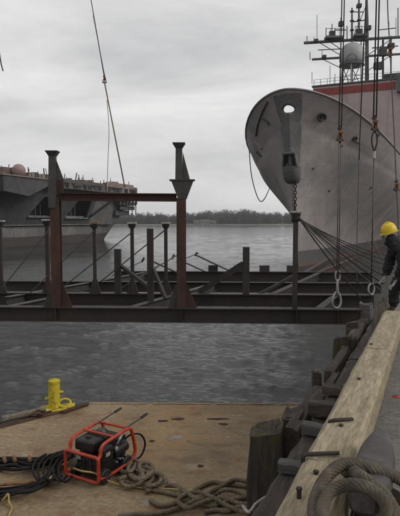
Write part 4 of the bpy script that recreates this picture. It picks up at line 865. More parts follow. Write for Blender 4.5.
def worker():
    Y = 9.25
    g = aty(393.5, 311, Y); g.z = ZPIER
    e = empty('person', (g.x + .2, Y, ZPIER), 'worker in black with a yellow hard hat bending over the mooring lines', 'person')
    def k(x, y, z): return (x, Y + y, ZPIER + z)
    x0 = g.x
    J = [(k(x0 + .36, 0, .84), (.18, .17)),                   # 0 pelvis
         (k(x0 + .26, 0, .98), (.19, .17)), (k(x0 + .13, 0, 1.09), (.2, .185)), (k(x0 + .03, 0, 1.17), (.17, .16)),   # 1-3 spine
         (k(x0 - .035, 0, 1.26), .11), (k(x0 - .085, 0, 1.345), .112), (k(x0 - .095, 0, 1.43), .1),       # 4 neck 5 head 6 crown
         (k(x0 + .04, -.21, 1.11), .12), (k(x0 + .05, -.27, .87), .098), (k(x0 - .03, -.2, .66), .07),     # 7-9 near arm
         (k(x0 + .04, .21, 1.11), .12), (k(x0 + .0, .25, .9), .098), (k(x0 - .09, .14, .70), .07),      # 10-12 far arm
         (k(x0 + .36, -.12, .74), .14), (k(x0 + .2, -.15, .46), .11), (k(x0 + .28, -.14, .12), .082),  # 13-15 near leg
         (k(x0 + .34, .12, .74), .14), (k(x0 + .06, .15, .48), .11), (k(x0 + .05, .15, .12), .082),     # 16-18 far leg
         (k(x0 - .165, 0, 1.33), .06)]                                                                    # 19 hooded face
    E = [(0, 1), (1, 2), (2, 3), (3, 4), (4, 5), (5, 6), (3, 7), (7, 8), (8, 9), (3, 10), (10, 11), (11, 12), (0, 13), (13, 14), (14, 15), (0, 16), (16, 17), (17, 18), (5, 19)]
    from mathutils import noise
    bd = skin_mesh('body', J, E, 'black_cloth', e, 3)
    co = [v.co.copy() for v in bd.data.vertices]; nr = [v.normal.copy() for v in bd.data.vertices]
    for v, c, n_ in zip(bd.data.vertices, co, nr):
        q = V((c.x * 7, c.y * 7, c.z * 13)); v.co = c + n_ * (.03 * (abs(noise.noise(q)) - .25) + .014 * noise.noise(q * 2.3))
    # jacket collar, hem and cuffs
    MB().tube(ringpts(V(k(x0 - .045, 0, 1.245)), .118, .03, 20, 0), .03, 8, True).build('collar', 'trouser_cloth', e, smooth='all')
    for c_, r_ in (((x0 - .02, -.203, .68), .072), ((x0 - .08, .145, .72), .072)):
        MB().tube([V(k(*c_)) + V((math.cos(a_) * r_, math.sin(a_) * r_, .02 * math.cos(a_))) for a_ in [i * math.pi / 8 for i in range(16)]], .014, 6, True).build('cuff', 'trouser_cloth', e, smooth='all')
    # hat
    hc = V(k(x0 - .105, 0, 1.44)); tilt = Matrix.Rotation(-.28, 3, 'Y')
    hat = MB(); prof = [(.118, -.012), (.12, 0), (.116, .05), (.101, .1), (.07, .132), (.03, .147), (.002, .15)]; n = 24; vs = []
    for r, z in prof:
        for i in range(n):
            a = 2 * math.pi * i / n; vs.append(hc + tilt @ V((math.cos(a) * r * 1.12, math.sin(a) * r, z)))
    hat.add(vs, [(i * n + j, i * n + (j + 1) % n, (i + 1) * n + (j + 1) % n, (i + 1) * n + j) for i in range(len(prof) - 1) for j in range(n)] + [tuple(range((len(prof) - 1) * n, len(prof) * n))])
    ho = hat.build('hard_hat', 'hat_yellow', e, smooth='all')
    br = MB(); vs = []
    for z in (-.012, -.004):
        for rr in (1.0, 1.14):
            for i in range(n):
                a = 2 * math.pi * i / n; f = 1 + (.12 * max(0, -math.cos(a)) ** 2 if rr > 1 else 0)
                vs.append(hc + tilt @ V((math.cos(a) * .12 * 1.12 * (rr if rr == 1 else rr * f), math.sin(a) * .12 * rr, z - (.012 if rr > 1 else 0))))
    br.add(vs, [(n + i, n + (i + 1) % n, 3 * n + (i + 1) % n, 3 * n + i) for i in range(n)] + [(2 * n + i, 2 * n + (i + 1) % n, 3 * n + (i + 1) % n, 3 * n + i) for i in range(n)] + [(i, n + i, n + (i + 1) % n, (i + 1) % n) for i in range(n)])
    br.build('brim', 'hat_yellow', ho, smooth='all')
    MB().tube(smooth_path([hc + tilt @ V((-.13, 0, .02)), hc + tilt @ V((-.09, 0, .115)), hc + tilt @ V((0, 0, .162)), hc + tilt @ V((.09, 0, .115)), hc + tilt @ V((.13, 0, .02))], 5), .012, 6).build('ridge', 'hat_yellow', ho, smooth='all')
    # face strip between hood and hat
    skin_mesh('face', [(k(x0 - .192, 0, 1.39), (.06, .025)), (k(x0 - .2, 0, 1.35), (.055, .03)), (k(x0 - .2, 0, 1.30), (.045, .028)), (k(x0 - .235, 0, 1.345), .012)], [(0, 1), (1, 2), (1, 3)], 'skin', e, 1)
    # gloved hands closed on the line
    for (wx, wy, wz), dy in (((x0 - .03, -.2, .66), -1), ((x0 - .09, .14, .70), 1)):
        hj = [(k(wx, wy, wz + .02), .036), (k(wx - .035, wy, wz - .05), (.045, .028)), (k(wx - .06, wy, wz - .1), (.045, .026))]; he = [(0, 1), (1, 2)]
        for f in range(4):
            o_ = -.036 + .024 * f; b = len(hj); ln = (.9, 1.05, 1, .8)[f]
            hj += [(k(wx - .068, wy + o_, wz - .115), .012), (k(wx - .105, wy + o_, wz - .135 * 1), .0115), (k(wx - .118, wy + o_, wz - .165 * ln), .011), (k(wx - .092, wy + o_, wz - .178 * ln), .0095)]
            he += [(2, b), (b, b + 1), (b + 1, b + 2), (b + 2, b + 3)]
        b = len(hj); hj += [(k(wx - .02, wy + dy * -.045, wz - .075), .014), (k(wx - .05, wy + dy * -.055, wz - .12), .0125), (k(wx - .08, wy + dy * -.04, wz - .15), .011)]; he += [(1, b), (b, b + 1), (b + 1, b + 2)]
        skin_mesh('glove', hj, he, 'glove', e, 1)
    for fx, fy in ((x0 + .28, -.14), (x0 + .05, .15)):
        skin_mesh('boot', [(k(fx, fy, .17), .066), (k(fx, fy, .065), .06), (k(fx - .1, fy, .05), .048), (k(fx - .19, fy, .045), .04)], [(0, 1), (1, 2), (2, 3)], 'boot', e, 1, root=1)
worker()

# ================================================================== GREY SHIP AT THE PIER
SX = V((10.35, 66.2, 0)); 
def sp(s, b, z): return SX + PD * s - PN * b + V((0, 0, z))
def zdeck(s): return 21.9 - 6.5 * (1 - math.exp(-(max(0, s) / 16) ** 1.25))
def hull_b(sig, t):
    k = max(0.0, 1 - t)
    Ld = 14.6 - 2.8 * min(1, k * 5) + 85 * k ** 2.15; ee = .62 + .36 * min(1, k * 6); Bm = 13 * (1 - .12 * k)
    return Bm * (1 - math.exp(-sig / Ld)) ** ee
def s0(t): return 6.6 * (1 - t) ** .95 if t < 1 else 0
def hull_pt(sig, t, side):
    s = s0(min(t, 1)) + sig; return sp(s, side * hull_b(sig, t), t * zdeck(s))
def warship():
    e = empty('warship', sp(20, 0, 0), 'large grey warship with round flared bow moored along the pier', 'ship')
    # hull grid, fine round the bullnose so that the opening can be cut
    sg = [0, .004, .012, .025, .045, .07, .1, .135, .175, .22, .27, .33, .4, .5, .65, .85, 1.1, 1.5, 2, 2.7, 3.6, 4.8, 6.3, 8, 10, 12.5, 15.5, 19, 23, 28, 34, 41, 49, 58, 68, 80, 95, 115]
    ts = [-.05, 0, .03, .06, .1, .15, .2, .25, .3, .36, .42, .48, .54, .6, .65, .7, .74, .78, .81, .83] + [.84 + .005 * k for k in range(21)] + [.955, .97, .985, 1.0]
    zc = aty(285, 107.5, 66).z
    cols = [(s_, -1) for s_ in sg[:0:-1]] + [(0, 1)] + [(s_, 1) for s_ in sg[1:]]
    vs = [hull_pt(s_, t, sd_) for t in ts for s_, sd_ in cols]; n = len(cols); fs = []
    for i in range(len(ts) - 1):
        for j in range(n - 1):
            q = [i * n + j, i * n + j + 1, (i + 1) * n + j + 1, (i + 1) * n + j]; c = sum((vs[x] for x in q), V()) / 4
            lat = -(c - SX).dot(PN)
            if ((lat - .0) / .78) ** 2 + ((c.z - zc) / .52) ** 2 < 1 and (c - SX).dot(PD) < 3: continue
            fs.append(tuple(q))
    hull = MB().add(vs, fs).build('hull', 'ship_hull', e, smooth='all')
    sm = hull.modifiers.new('thick', 'SOLIDIFY'); sm.thickness = .18; sm.offset = -1
    # lip of the bullnose
    lip = []
    for k in range(28):
        a = 2 * math.pi * k / 28; b = math.cos(a) * .8; z = zc + math.sin(a) * .54; t = z / zdeck(.4); sgm = 0
        lo, hi = 0, 3
        for _ in range(30):
            md = (lo + hi) / 2
            if hull_b(md, t) < abs(b): lo = md
            else: hi = md
        lip.append(sp(s0(t) + lo - .03, b, z))
    MB().tube(lip, .15, 8, True).build('bullnose_lip', 'ship_stem', hull, smooth='all')
    # bulwark cap rail
    for sd_ in (-1, 1):
        MB().tube([hull_pt(s_, 1.0, sd_) for s_ in sg], .13, 6).build('cap_rail', 'ship_hull', e, smooth='all')
    # weather deck below the bulwark
    td = .86; L_ = [hull_pt(s_, td, -1) for s_ in sg[6:]]; R_ = [hull_pt(s_, td, 1) for s_ in sg[6:]]; m = len(L_)
    MB().add([p + PN * -.25 for p in L_] + [p + PN * .25 for p in R_], [(i, i + 1, m + i + 1, m + i) for i in range(m - 1)]).build('weather_deck', 'ship_dark', e)
    # stem trunk and anchor bolster with its dark mouth
    zt, zb = zc - .6, aty(291, 165, 67).z
    def stem(z, fwd=0, b=0): t = z / 22; return sp(s0(t) - fwd, b, z)
    def hull_front(b, z, off):
        t = z / zdeck(.4); lo, hi = 0, 8
        for _ in range(30):
            md = (lo + hi) / 2
            if hull_b(md, t) < abs(b): lo = md
            else: hi = md
        return sp(s0(t) + lo - off, b, z)
    # stem wedge, its shading painted in as dark grey, wide at the bullnose, narrow below
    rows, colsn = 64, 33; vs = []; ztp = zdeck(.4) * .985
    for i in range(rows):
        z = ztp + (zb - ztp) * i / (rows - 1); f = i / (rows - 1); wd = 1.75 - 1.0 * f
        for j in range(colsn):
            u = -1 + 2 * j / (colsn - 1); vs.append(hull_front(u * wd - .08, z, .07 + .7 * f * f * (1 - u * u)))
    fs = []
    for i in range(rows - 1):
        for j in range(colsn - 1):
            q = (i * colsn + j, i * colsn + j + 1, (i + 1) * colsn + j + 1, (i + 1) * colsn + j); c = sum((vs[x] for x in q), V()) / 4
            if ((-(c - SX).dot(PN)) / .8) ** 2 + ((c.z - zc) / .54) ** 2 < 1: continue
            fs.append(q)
    po = MB().add(vs, fs).build('stem_shade_wedge', 'ship_stem', hull, smooth='all')
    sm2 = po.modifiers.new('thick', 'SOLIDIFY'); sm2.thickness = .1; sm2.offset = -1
    # hawse: dark mouth under the stem wedge, cheeks either side and a rounded bowl below
    zb1, zb0 = aty(291, 153, 66.5).z, aty(291, 182, 66.5).z; zm = zb0 + (zb1 - zb0) * .6
    def hx(z, f, b): return stem(z, f, b)
    bo = MB(); n = 16; prof = [(zb0, .18, .5), (zb0 + .12, .5, .8), (zb0 + .5, .82, 1.02), (zb0 + 1.1, .98, 1.12), (zm, 1.02, 1.14), (zm + .02, .8, .92), (zm - .8, .6, .7)]; vs = []
    for z, fw, hw in prof:
        for k in range(n):
            a_ = math.pi * k / (n - 1); vs.append(hx(z, -.6 + (fw + .6) * math.sin(a_) ** .7, -.1 + hw * math.cos(a_)))
    bo = bo.add(vs, [(i * n + k, i * n + k + 1, (i + 1) * n + k + 1, (i + 1) * n + k) for i in range(len(prof) - 1) for k in range(n - 1)] + [tuple(range(n))]).build('anchor_bolster', 'ship_stem', e, smooth=True, angle=50)
    MB().plate([hx(zm - .7, .3, -.85), hx(zm - .7, .3, .7), hx(zb1, .3, .62), hx(zb1, .3, -.78)], PD * .3).build('hawse_mouth', 'carrier_black', bo)
    for s_ in (-1, 1):
        MB().plate([hx(zm - .1, -.5, -.1 + 1.06 * s_), hx(zm - .1, .7, -.1 + .98 * s_), hx(zb1, .82, -.1 + .76 * s_), hx(zb1, -.5, -.1 + .84 * s_)], PN * .16 * s_).build('hawse_cheek', 'ship_stem', bo)
    MB().bar(hx(zb1 + .1, .55, -.95), hx(zb1 + .1, .55, .75), .9, .35).build('hawse_hood', 'ship_stem', bo, bevel=.12)
    MB().bar(hx(zm + .35, .55, -.4), hx(zm - .5, .75, -.35), .34, .34).build('anchor_shank', 'ship_dark', bo, bevel=.06)
    c0_ = hx(zb0, .2, 0)
    # chain to the water
    a = c0_ + V((0, 0, .2)) - PD * .35 - PN * .5; b = V((a.x, a.y, -.6)); nl = 30; cm = None
    for k in range(nl):
        c = a.lerp(b, (k + .5) / nl); d = (b - a).normalized(); x, y, z = basis(d); ax = x if k % 2 else y; hl = (b - a).length / nl * .68
        MB().tube([c + d * math.sin(q) * hl + ax * math.cos(q) * .15 for q in [i * math.pi / 5 for i in range(10)]], .06, 5, True).build('chain_link', 'carrier_black', e, smooth='all')
    # fairleads in the side: rimmed dark openings
    def on_hull(px, py, side=1):
        best = None
        for i in range(60):
            for j in range(40):
                sig = .3 + 70 * (i / 60) ** 2; t = .1 + .9 * j / 40; p = hull_pt(sig, t, side)
                r = p - V((0, 0, H)); v = V((r.x, r.y * math.cos(PHI) - r.z * math.sin(PHI), r.y * math.sin(PHI) + r.z * math.cos(PHI)))
                u, w_ = 200 + F * v.x / v.y, 258 - F * v.z / v.y; d = (u - px) ** 2 + (w_ - py) ** 2
                if best is None or d < best[0]: best = (d, sig, t, p)
        _, sig, t, p = best; a = hull_pt(sig + .4, t, side) - p; b = hull_pt(sig, t + .02, side) - p
        nrm = a.cross(b).normalized(); nrm = nrm if nrm.dot(V((0, 0, H)) - p) > 0 else -nrm
        return p, nrm, a.normalized()
    for px, py, r in ((322, 116, .55), (357, 138, .3)):
        p, nr, ta = on_hull(px, py); up = nr.cross(ta)
        rim = [p + nr * .08 + ta * math.cos(q) * r * 1.1 + up * math.sin(q) * r * .8 for q in [i * math.pi / 9 for i in range(18)]]
        fo = MB().tube(rim, .11, 6, True).build('fairlead', 'ship_dark', hull, smooth='all')
        MB().add([q + nr * .01 for q in rim], [tuple(range(18))]).build('fairlead_opening', 'carrier_black', hull)
    # pale padeye bracket and small fittings on the side
    for px, py, a_, b_, m in ((360, 139, 1.2, .5, 'pale_steel'), (384, 128, .5, .3, 'ship_dark'), (330, 190, .3, .25, 'ship_dark'), (370, 187, .35, .3, 'ship_dark'), (342, 145, .25, .25, 'ship_dark'), (312, 170, .25, .2, 'ship_dark')):
        p, nr, ta = on_hull(px, py); up = nr.cross(ta)
        MB().add([p + nr * d + ta * x * a_ / 2 + up * y * b_ / 2 for d in (-.1, .12) for y in (-1, 1) for x in (-1, 1)], [(0, 2, 3, 1), (4, 5, 7, 6), (0, 1, 5, 4), (2, 6, 7, 3), (0, 4, 6, 2), (1, 3, 7, 5)]).build('padeye', m, hull)
    for px, py, dx, dy, m, wd in ((255, 142, 8, 6, 'pale_steel', .32), (256, 152, 5, 5, 'ship_dark', .3)):
        p, nr, ta = on_hull(px, py, -1); q, nr2, _ = on_hull(px + dx, py + dy, -1)
        MB().bar(p + nr * .1, q + nr2 * .1, wd, .16, up=nr).build('draught_mark', m, hull)
    # dark weld seam and cable down the left flare
    for name, pl, r in (('scupper_pipe', [(264, 98), (262, 112), (258, 126), (256, 136)], .1), ('scupper_pipe', [(262, 118), (266, 120), (268, 124)], .1)):
        pts = []
        for px, py in pl: p, nr, _ = on_hull(px, py, -1); pts.append(p + nr * .08)
        MB().tube(smooth_path(pts, 4), r, 6).build(name, 'ship_dark', hull, smooth='all')
    return e, on_hull
SHIP, on_hull = warship()
def ship_lines():
    # slack loop hanging off the left flare
    p0, n0, _ = on_hull(249, 151, -1); p1, n1, _ = on_hull(270, 186, -1); Y = p0.y
    pts = [p0 + n0 * .1, aty(251, 172, Y - 1), aty(255, 190, Y - 2), aty(260, 201, Y - 3), aty(265, 198, Y - 3), p1 + n1 * .15]
    tag(MB().tube(smooth_path(pts, 8), .07, 5).build('hanging_line', 'rope_dark', smooth='all'), 'thin slack line drooping in a loop off the ship\'s left bow flare', 'line')
    for k, (a, b, c, lab) in enumerate([((323, 118), (342, 195), (13.0, .75), 'thin pale line from the ship\'s side fairlead down toward the worker, left one'), ((324, 118), (356, 212), (14.2, .75), 'thin pale line from the ship\'s side fairlead down toward the worker, right one')]):
        p, nr, _ = on_hull(*a); en = pq(c[0], c[1], ZPIER + .05); m = p.lerp(en, .6); m.z -= 1.6; m2 = p.lerp(en, .3); m2.z -= 1.5
        tag(MB().tube(smooth_path([p + nr * .2, m2, m, en], 14), .03, 5, rs=[.035 - .027 * k / 42 for k in range(43)]).build('ship_line', 'rope_grey', smooth='all'), lab, 'mooring line', 'pale ship lines')
ship_lines()

def superstructure():
    e = SHIP
    s_ = 46; zb = 15; ztop = aty(340, 86, 110).z
    bl, br_ = -6.3, 12.5
    def blk(name, s0_, s1_, b0, b1, z0, z1, mat, parent=e, bevel=0):
        c = sp((s0_ + s1_) / 2, (b0 + b1) / 2, (z0 + z1) / 2); return MB().box(c, (b1 - b0, s1_ - s0_, z1 - z0), rz=-TH).build(name, mat, parent, bevel=bevel)
    house_ = blk('deckhouse', s_, s_ + 22, bl, br_, zb, ztop, 'ship_pink', bevel=.15)
    zr1, zr0 = aty(340, 88.3, 110).z, aty(340, 95.5, 110).z
    blk('red_band', s_ - .08, s_ + 1, bl + .05, 9.3, zr0, zr1, 'ship_red', house_)
    blk('roof_edge', s_ - .25, s_ + 1.2, bl - .2, br_ + .1, ztop + .01, ztop + .25, 'ship_mast', house_)
    for k in range(7): blk('stiffener', s_ - .1, s_ - .003, bl + 1.3 + 2.6 * k, bl + 1.38 + 2.6 * k, zb, zr0 - .1, 'ship_pink', house_)
    blk('wing_block', s_ - 1.2, s_ + 8, 9.6, 13.5, ztop - 2.6, ztop + .6, 'ship_mast', house_, .1)
    blk('roof_house', s_ + 4, s_ + 9, 6.6, 11, ztop + .01, ztop + 2.2, 'ship_dark', house_, .1)
    blk('roof_house', s_ + 5, s_ + 9, -3.5, .5, ztop + .01, ztop + 1.0, 'ship_mast', house_, .1)
    blk('roof_locker', s_ + 1, s_ + 2.5, 9, 10.3, ztop + .01, ztop + 1.3, 'ship_mast', house_)
    # roof rail
    zz = ztop + .25
    for k in range(15):
        b = bl + .2 + (br_ - bl - .4) * k / 14; p = sp(s_, b, zz); MB().tube([p, p + V((0, 0, 1.15))], .05, 5).build('rail_post', 'ship_mast', house_)
    for h_ in (.6, 1.15): MB().tube([sp(s_, bl + .2, zz + h_), sp(s_, br_ - .2, zz + h_)], .035, 5).build('guard_rail', 'ship_mast', house_)
    Y = sp(s_ + 4, 0, 0).y
    def w_(px, py, dy=0): return aty(px, py, Y + dy)
    # radome on a lattice stand
    dc = w_(352, 56.5); R = 2.55
    prof = [(R * .86, -.62 * R), (R * .97, -.35 * R), (R, 0), (R * .96, .35 * R), (R * .82, .65 * R), (R * .58, .88 * R), (R * .3, 1.02 * R), (.02, 1.06 * R)]
    dome = MB().lathe(dc, prof, 28).build('radome', 'dome_grey', e, smooth='all')
    dirc = (V((0, 0, H)) - dc).normalized(); xx, yy, _ = basis(dirc)
    pc = dc + dirc * R * .95 - yy * .1 * R
    MB().tube([pc + xx * math.cos(a) * 1.05 + yy * (math.sin(a) * 1.1 - .35) for a in [i * 2 * math.pi / 20 for i in range(20)]], .1, 6, True).build('access_ring', 'house_white', dome, smooth='all')
    MB().lathe(dc + V((0, 0, -.62 * R - .28)), [(R * .98, 0), (R * .98, .26)], 24).build('dome_base', 'ship_mast', dome)
    zb_ = dc.z - .62 * R - .3
    ring = [V((dc.x + math.cos(a) * R * .8, dc.y + math.sin(a) * R * .8, zb_)) for a in [i * math.pi / 3 + .2 for i in range(6)]]
    foot = [V((dc.x + math.cos(a) * R * .95, dc.y + math.sin(a) * R * .95, ztop)) for a in [i * math.pi / 3 + .2 for i in range(6)]]
    for k in range(6):
        MB().tube([foot[k], ring[k]], .13, 6).build('lattice_leg', 'dome_grey', dome); MB().tube([foot[k], ring[(k + 1) % 6]], .08, 5).build('lattice_brace', 'ship_mast', dome)
        MB().tube([foot[k].lerp(ring[k], .5), foot[(k + 1) % 6].lerp(ring[(k + 1) % 6], .5)], .07, 5).build('lattice_brace', 'ship_mast', dome)
    # mast poles, yards, platforms
    mast = MB().tube([V((w_(367, 84, 2).x, Y + 2, ztop)), w_(367, 20, 2), w_(366.5, -12, 2)], .34, 8, rs=[.45, .34, .2]).build('mast', 'ship_mast', e, smooth=True)
    for a, b, r in (((304, 43), (402, 37), .3), ((312, 59.5), (402, 54), .24)):
        MB().tube([w_(*a, 1), w_(*b, 1)], r, 6).build('yard', 'ship_mast', mast)
    for a, b in (((320, 43), (352, 62)), ((322, 59), (345, 70)), ((392, 39), (368, 55)), ((390, 56), (369, 70)), ((366, 6), (352, 40)), ((330, 42), (345, 52))):
        MB().tube([w_(*a, 1.5), w_(*b, 1.6)], .08, 5).build('strut', 'ship_mast', mast)
    # topmasts with their collars
    for px, y0, y1, r in ((352, 8, 44, .22), (359, -14, 40, .22)):
        p_ = MB().tube([w_(px, y1, .5), w_(px, y0, .5)], r, 7, rs=[r * 1.2, r * .7]).build('topmast', 'ship_mast', mast)
        for q in range(4):
            yy_ = y0 + 4 + (y1 - y0 - 8) * q / 3; c = w_(px, yy_, .5); MB().lathe(c, [(.2, -.1), (.42, 0), (.42, .16), (.2, .26)], 10).build('collar', 'ship_dark', p_)
    # crossed platforms with rails
    for a, b, hgt in ((325, 343, 38), (354, 367, 36)):
        A, B = w_(a, hgt, .5), w_(b, hgt, .5); pl_ = MB().bar(A, B, 1.8, .4).build('platform', 'ship_mast', mast)
        for k in range(5):
            c = A.lerp(B, k / 4) + V((0, -.8, .2)); MB().tube([c, c + V((0, 0, 1.5))], .06, 5).build('rail_post', 'ship_mast', pl_)
        MB().tube([A + V((0, -.8, 1.6)), B + V((0, -.8, 1.6))], .05, 5).build('guard_rail', 'ship_mast', pl_)
        MB().box(A.lerp(B, .4) + V((0, 0, .8)), (1.2, .8, 1.0)).build('equipment_box', 'ship_dark', pl_, bevel=.08)
    # whip aerials
    for px, y0, y1 in ((317, 42, 15), (312, 84, 72), (314, 43, 37), (389, 38, 22), (322, 60, 50), (378, 55, 44), (396, 38, 18), (330, 84, 66), (335, 84, 74)):
        MB().tube([w_(px, y0, 1), w_(px, y1, 1)], .06, 5).build('aerial', 'ship_mast', mast)
    for a, b, r in (((334, 30), (346, 30), .12), ((352, 22), (366, 20), .12), ((354, 12), (364, 12), .1), ((372, 48), (398, 46), .12), ((318, 50), (340, 49), .1), ((378, 30), (396, 28), .1)):
        MB().tube([w_(*a, .8), w_(*b, .8)], r, 5).build('yard', 'ship_dark', mast)
    for px, y0, y1, r in ((341, 42, 18, .12), (347, 41, 26, .1), (383, 84, 40, .22), (391, 84, 36, .16), (377, 84, 58, .16), (343, 84, 62, .12), (398, 38, 8, .1), (326, 38, 28, .09), (332, 38, 24, .09), (307, 43, 36, .08), (310, 60, 52, .08)):
        MB().tube([w_(px, y0, 1.2), w_(px, y1, 1.2)], r, 5).build('antenna_post', 'ship_dark', mast)
    for px, py, sx, sz in ((336, 39, 2.6, .9), (361, 38, 2.4, 1.2), (341, 24, .9, .9), (383, 52, 1.4, 1.6), (391, 46, 1.2, 1.0), (378, 66, 1.6, 1.4), (316, 41, .8, .6), (324, 57, .8, .6), (368, 28, 1.1, .8), (359, 6, .9, .7)):
        MB().box(w_(px, py, .6), (sx, 1.0, sz)).build('equipment_box', 'ship_dark', mast, bevel=.06)
    # vertical ladder frame beside the mast
    for dx in (0, 5): MB().tube([V((w_(361 + dx, 84, 1.5).x, Y + 1.5, ztop)), w_(361 + dx, 40, 1.5)], .1, 5).build('ladder_rail', 'ship_mast', mast)
    for k in range(10): MB().tube([w_(361, 82 - 4.2 * k, 1.5), w_(366, 82 - 4.2 * k, 1.5)], .06, 5).build('ladder_rung', 'ship_mast', mast)
superstructure()

# ================================================================== CARRIER ACROSS THE WATER
CA = math.radians(20.2); CD = V((math.sin(CA), math.cos(CA), 0)); CN = V((math.cos(CA), -math.sin(CA), 0)); CO = V((-45.9, 125, 0))
def cp(u, v, z): return CO + CD * u + CN * v + V((0, 0, z))
def carrier():
    e = empty('aircraft_carrier', cp(10, -12, 0), 'old grey aircraft carrier moored across the water with a pink dome', 'ship')
    # lower hull with rounded run aft
    us = [-75, -50, -25, 0, 20, 32, 40, 45, 49, 52, 54, 55]; vs = []; zs = [-1, .8, 2.4, 5.0, 7.6]
    def vin(u, z): k = max(0, (u - 30) / 25); return -3.4 * k ** 2.6 - .5 * k * max(0, (5 - z)) * .6
    def uend(u, z): return u + max(0, (u - 40) / 15) * max(0, z - .5) * .95
    for z in zs:
        for u in us: vs.append(cp(uend(u, z), vin(u, z), z))
    n = len(us); fs = [(i * n + j, i * n + j + 1, (i + 1) * n + j + 1, (i + 1) * n + j) for i in range(len(zs) - 1) for j in range(n - 1)]
    bk = [cp(uend(us[-1], z), -26, z) for z in zs]; o = len(vs); vs += bk; fs += [(i * n + n - 1, o + i, o + i + 1, (i + 1) * n + n - 1) for i in range(len(zs) - 1)]
    MB().add(vs, fs).build('hull', 'carrier_pale', e, smooth=True, angle=30)
    # flared side above: panels round slanting hangar openings
    z0, z1 = 5.05, 14.4
    def W(u, z): return cp(u, .1 + 3.6 * (z - z0) / (z1 - z0) if u < 36 else .1 + 3.6 * (z - z0) / (z1 - z0), z)
    def panel(pts, name='side_panel', mat='carrier_dark', th=-.5):
        MB().plate([W(*p) for p in pts], CN * th).build(name, mat, e)
    ops = [(8.6, 13.2, 18.2, 7.2, 12.2), (24.5, 29.2, 35.6, 7.0, 12.2)]   # bottom-left u, top-left u, right u, sill z, head z
    ucur = -75
    for (a1, a2, b, zs_, zh) in ops:
        panel([(ucur, z0), (a1, z0), (a1, z1), (ucur, z1)])
        panel([(a1, z0), (b, z0), (b, zs_), (a1, zs_)], mat='carrier_dark'); panel([(a1, zh), (b, zh), (b, z1), (a1, z1)])
        panel([(a1, zs_), (a2, zh), (a1, zh)])
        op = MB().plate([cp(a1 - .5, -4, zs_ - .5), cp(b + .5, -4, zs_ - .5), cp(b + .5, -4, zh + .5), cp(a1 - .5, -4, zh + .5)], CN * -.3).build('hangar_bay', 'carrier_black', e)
        MB().bar(W(a1, zs_) + CN * .25, W(b, zs_) + CN * .25, .5, .35).build('bay_sill', 'carrier_pale', op)
        for k in range(3): p = W(a1 + 2.6 + 2.0 * k, zs_) - CN * 1; MB().tube([p, p + V((0, 0, 3.4))], .1, 5).build('bay_stanchion', 'carrier_pale', op)
        ucur = b
    panel([(ucur, z0), (37.5, z0), (37.5, z1), (ucur, z1)])
    # pale quarter plating aft of the bays
    q = MB(); q.plate([W(37.6, z0), W(53, z0 + .2), W(56, 9.0), W(57, 13.2), W(37.6, 13.6)], CN * -.5); q.build('quarter_plating', 'carrier_pale', e)
    MB().bar(W(36.6, 7.6) + CN * .6, W(49, 14) + CN * .6, .5, .5).build('crane_boom', 'carrier_black', e)
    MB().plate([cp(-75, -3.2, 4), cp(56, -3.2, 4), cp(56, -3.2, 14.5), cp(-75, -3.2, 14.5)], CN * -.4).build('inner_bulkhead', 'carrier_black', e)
    # hull edge knuckle
    MB().bar(cp(-75, .35, 5.2), cp(40, .35, 5.2), .7, .25).build('knuckle', 'carrier_pale', e)
    MB().bar(cp(-20, .3, 8.0), cp(8, .9, 8.0), .5, .2).build('rubbing_strake', 'carrier_dark', e)
    # flight deck and catwalk
    MB().plate([cp(-75, 4.4, 15.6), cp(61, 4.4, 15.6), cp(61, -38, 15.6), cp(-75, -38, 15.6)][::-1], (0, 0, 1.5)).build('flight_deck', 'carrier_brown', e)
    MB().plate([cp(-75, 5.6, 14.45), cp(59, 5.6, 14.45), cp(59, .5, 14.45), cp(-75, .5, 14.45)][::-1], (0, 0, .3)).build('catwalk', 'carrier_dark', e)
    MB().plate([cp(-75, 3.6, 14.76), cp(60, 3.6, 14.76), cp(60, -30, 14.76), cp(-75, -30, 14.76)][::-1], (0, 0, .8)).build('deck_girder', 'carrier_dark', e)
    rnd = random.Random(21); mats = ['carrier_brown', 'carrier_dark', 'carrier_dark', 'carrier_pale', 'carrier_tan', 'carrier_brown']
    for k in range(88):
        u = -20 + .9 * k + rnd.uniform(-.4, .4); h_ = rnd.uniform(.3, 1.5); l_ = rnd.uniform(.3, 1.3)
        MB().box(cp(u, 5.0, 14.76 + h_ / 2), (1.0, l_, h_), rz=-CA).build('catwalk_locker', mats[k % 6], e)
    for k in range(60):
        u = -20 + 1.33 * k; p = cp(u, 5.55, 14.76); MB().tube([p, p + V((0, 0, 1.3))], .07, 4).build('rail_post', 'carrier_dark', e)
    for hh in (.7, 1.3): MB().tube([cp(-22, 5.55, 14.76 + hh), cp(59, 5.55, 14.76 + hh)], .05, 4).build('guard_rail', 'carrier_dark', e)
    for k in range(70):
        u = -18 + 1.12 * k + rnd.uniform(-.8, .8); h_ = rnd.uniform(.25, 1.3); l_ = rnd.uniform(.4, 2.0); v = rnd.uniform(-9, 3)
        MB().box(cp(u, v, 17.1 + h_ / 2 + .01), (rnd.uniform(1, 3), l_, h_), rz=-CA + rnd.uniform(-.1, .1)).build('deck_equipment', mats[(k * 5 + 2) % 6], e)
    for k in range(48):
        u = -16 + 1.58 * k + rnd.uniform(-1, 1); p = cp(u, rnd.uniform(-6, 4), 17.12); MB().tube([p, p + V((rnd.uniform(-.4, .4), 0, rnd.uniform(1.0, 2.6)))], rnd.uniform(.06, .16), 5).build('deck_pole', mats[k % 6], e)
    MB().box(cp(49, 4.7, 17.0), (.4, 17, 1.4), rz=-CA).build('deck_edge_board', 'carrier_tan', e)
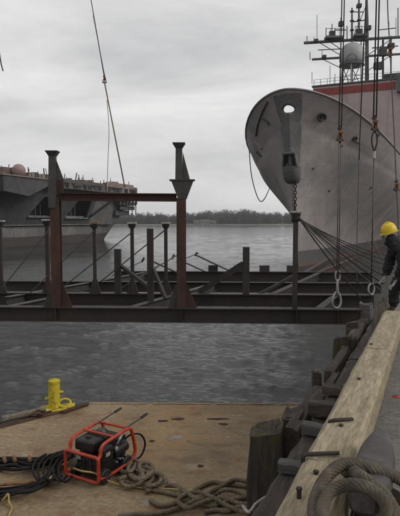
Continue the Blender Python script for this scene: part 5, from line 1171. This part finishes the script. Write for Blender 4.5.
    # far end overhang: galleries under the flight deck
    for (u0, u1, v, za, zb, m) in ((47, 60, 4.8, 12.6, 14.3, 'carrier_brown'), (49, 61.5, 4.2, 11.2, 12.3, 'carrier_dark'), (51, 62.5, 3.4, 9.8, 11.0, 'carrier_brown'), (50, 60.5, 2.4, 8.0, 9.6, 'carrier_dark')):
        pts = [cp(u0, v, za), cp(u1 - 1.4, v, za), cp(u1, v - 3, za), cp(u1, -20, za), cp(u0, -20, za)]
        MB().plate(pts[::-1], (0, 0, zb - za)).build('stern_gallery', m, e)
    for k in range(6): MB().box(cp(49 + 2.2 * k, 4.5, 11.9 + .4), (.5, .7, 1.4), rz=-CA).build('gallery_bracket', 'carrier_dark', e)
    # sponson below the dome, dome and its foot
    p = cp(7.5, 5.5, 0)
    sp_ = MB().plate([cp(-7.0, 4.0, 12.6), cp(1.5, 4.0, 11.8), cp(9, 4.0, 14.6), cp(9, 4.0, 15.9), cp(-7.0, 4.0, 15.9)], CN * 3.2).build('sponson', 'carrier_dark', e)
    MB().plate([cp(-7.4, 3.9, 15.92), cp(9.3, 3.9, 15.92), cp(9.3, 7.5, 15.92), cp(-7.4, 7.5, 15.92)][::-1], (0, 0, .3)).build('sponson_deck', 'carrier_tan', sp_)
    dcn = cp(.1, 5.6, 16.75); R = 1.5
    dm = MB().lathe(dcn + V((0, 0, .5)), [(.9, -1.0), (R * .8, -.75)] + [(R * math.cos(a), R * math.sin(a) + .2) for a in [-.5 + 2.0 * k / 9 for k in range(10)]] + [(.01, R + .2)], 22).build('dome', 'dome_pink', e, smooth='all')
    for k in range(5): MB().box(cp(3 + 1.25 * k, 6, 16.22 + .5), (.8, .9, 1.0 + .2 * (k % 3)), rz=-CA).build('sponson_locker', ['carrier_tan', 'house_white', 'carrier_brown'][k % 3], sp_)
    # stern posts that hang below the overhang
    for u in (55, 57.5, 60): MB().tube([cp(u, 4.5, 14.4), cp(u, 4.3, 8.2)], .16, 5).build('hanging_pipe', 'carrier_dark', e)
carrier()

# ================================================================== HAZE
def haze():
    m = bpy.data.materials.new('haze'); m.use_nodes = True; t = m.node_tree
    t.nodes.remove(t.nodes['Principled BSDF']); pv = t.nodes.new('ShaderNodeVolumePrincipled')
    pv.inputs['Color'].default_value = (.9, .92, .95, 1); pv.inputs['Density'].default_value = .00018; pv.inputs['Anisotropy'].default_value = .2
    t.links.new(pv.outputs[0], t.nodes['Material Output'].inputs['Volume']); MATS['haze'] = m
    o = MB().box((0, 950, 29), (5230, 3330, 66)).build('haze', 'haze'); tag(o, 'thin grey harbour haze', None, None, 'stuff')
HAZE = True
if HAZE: haze()
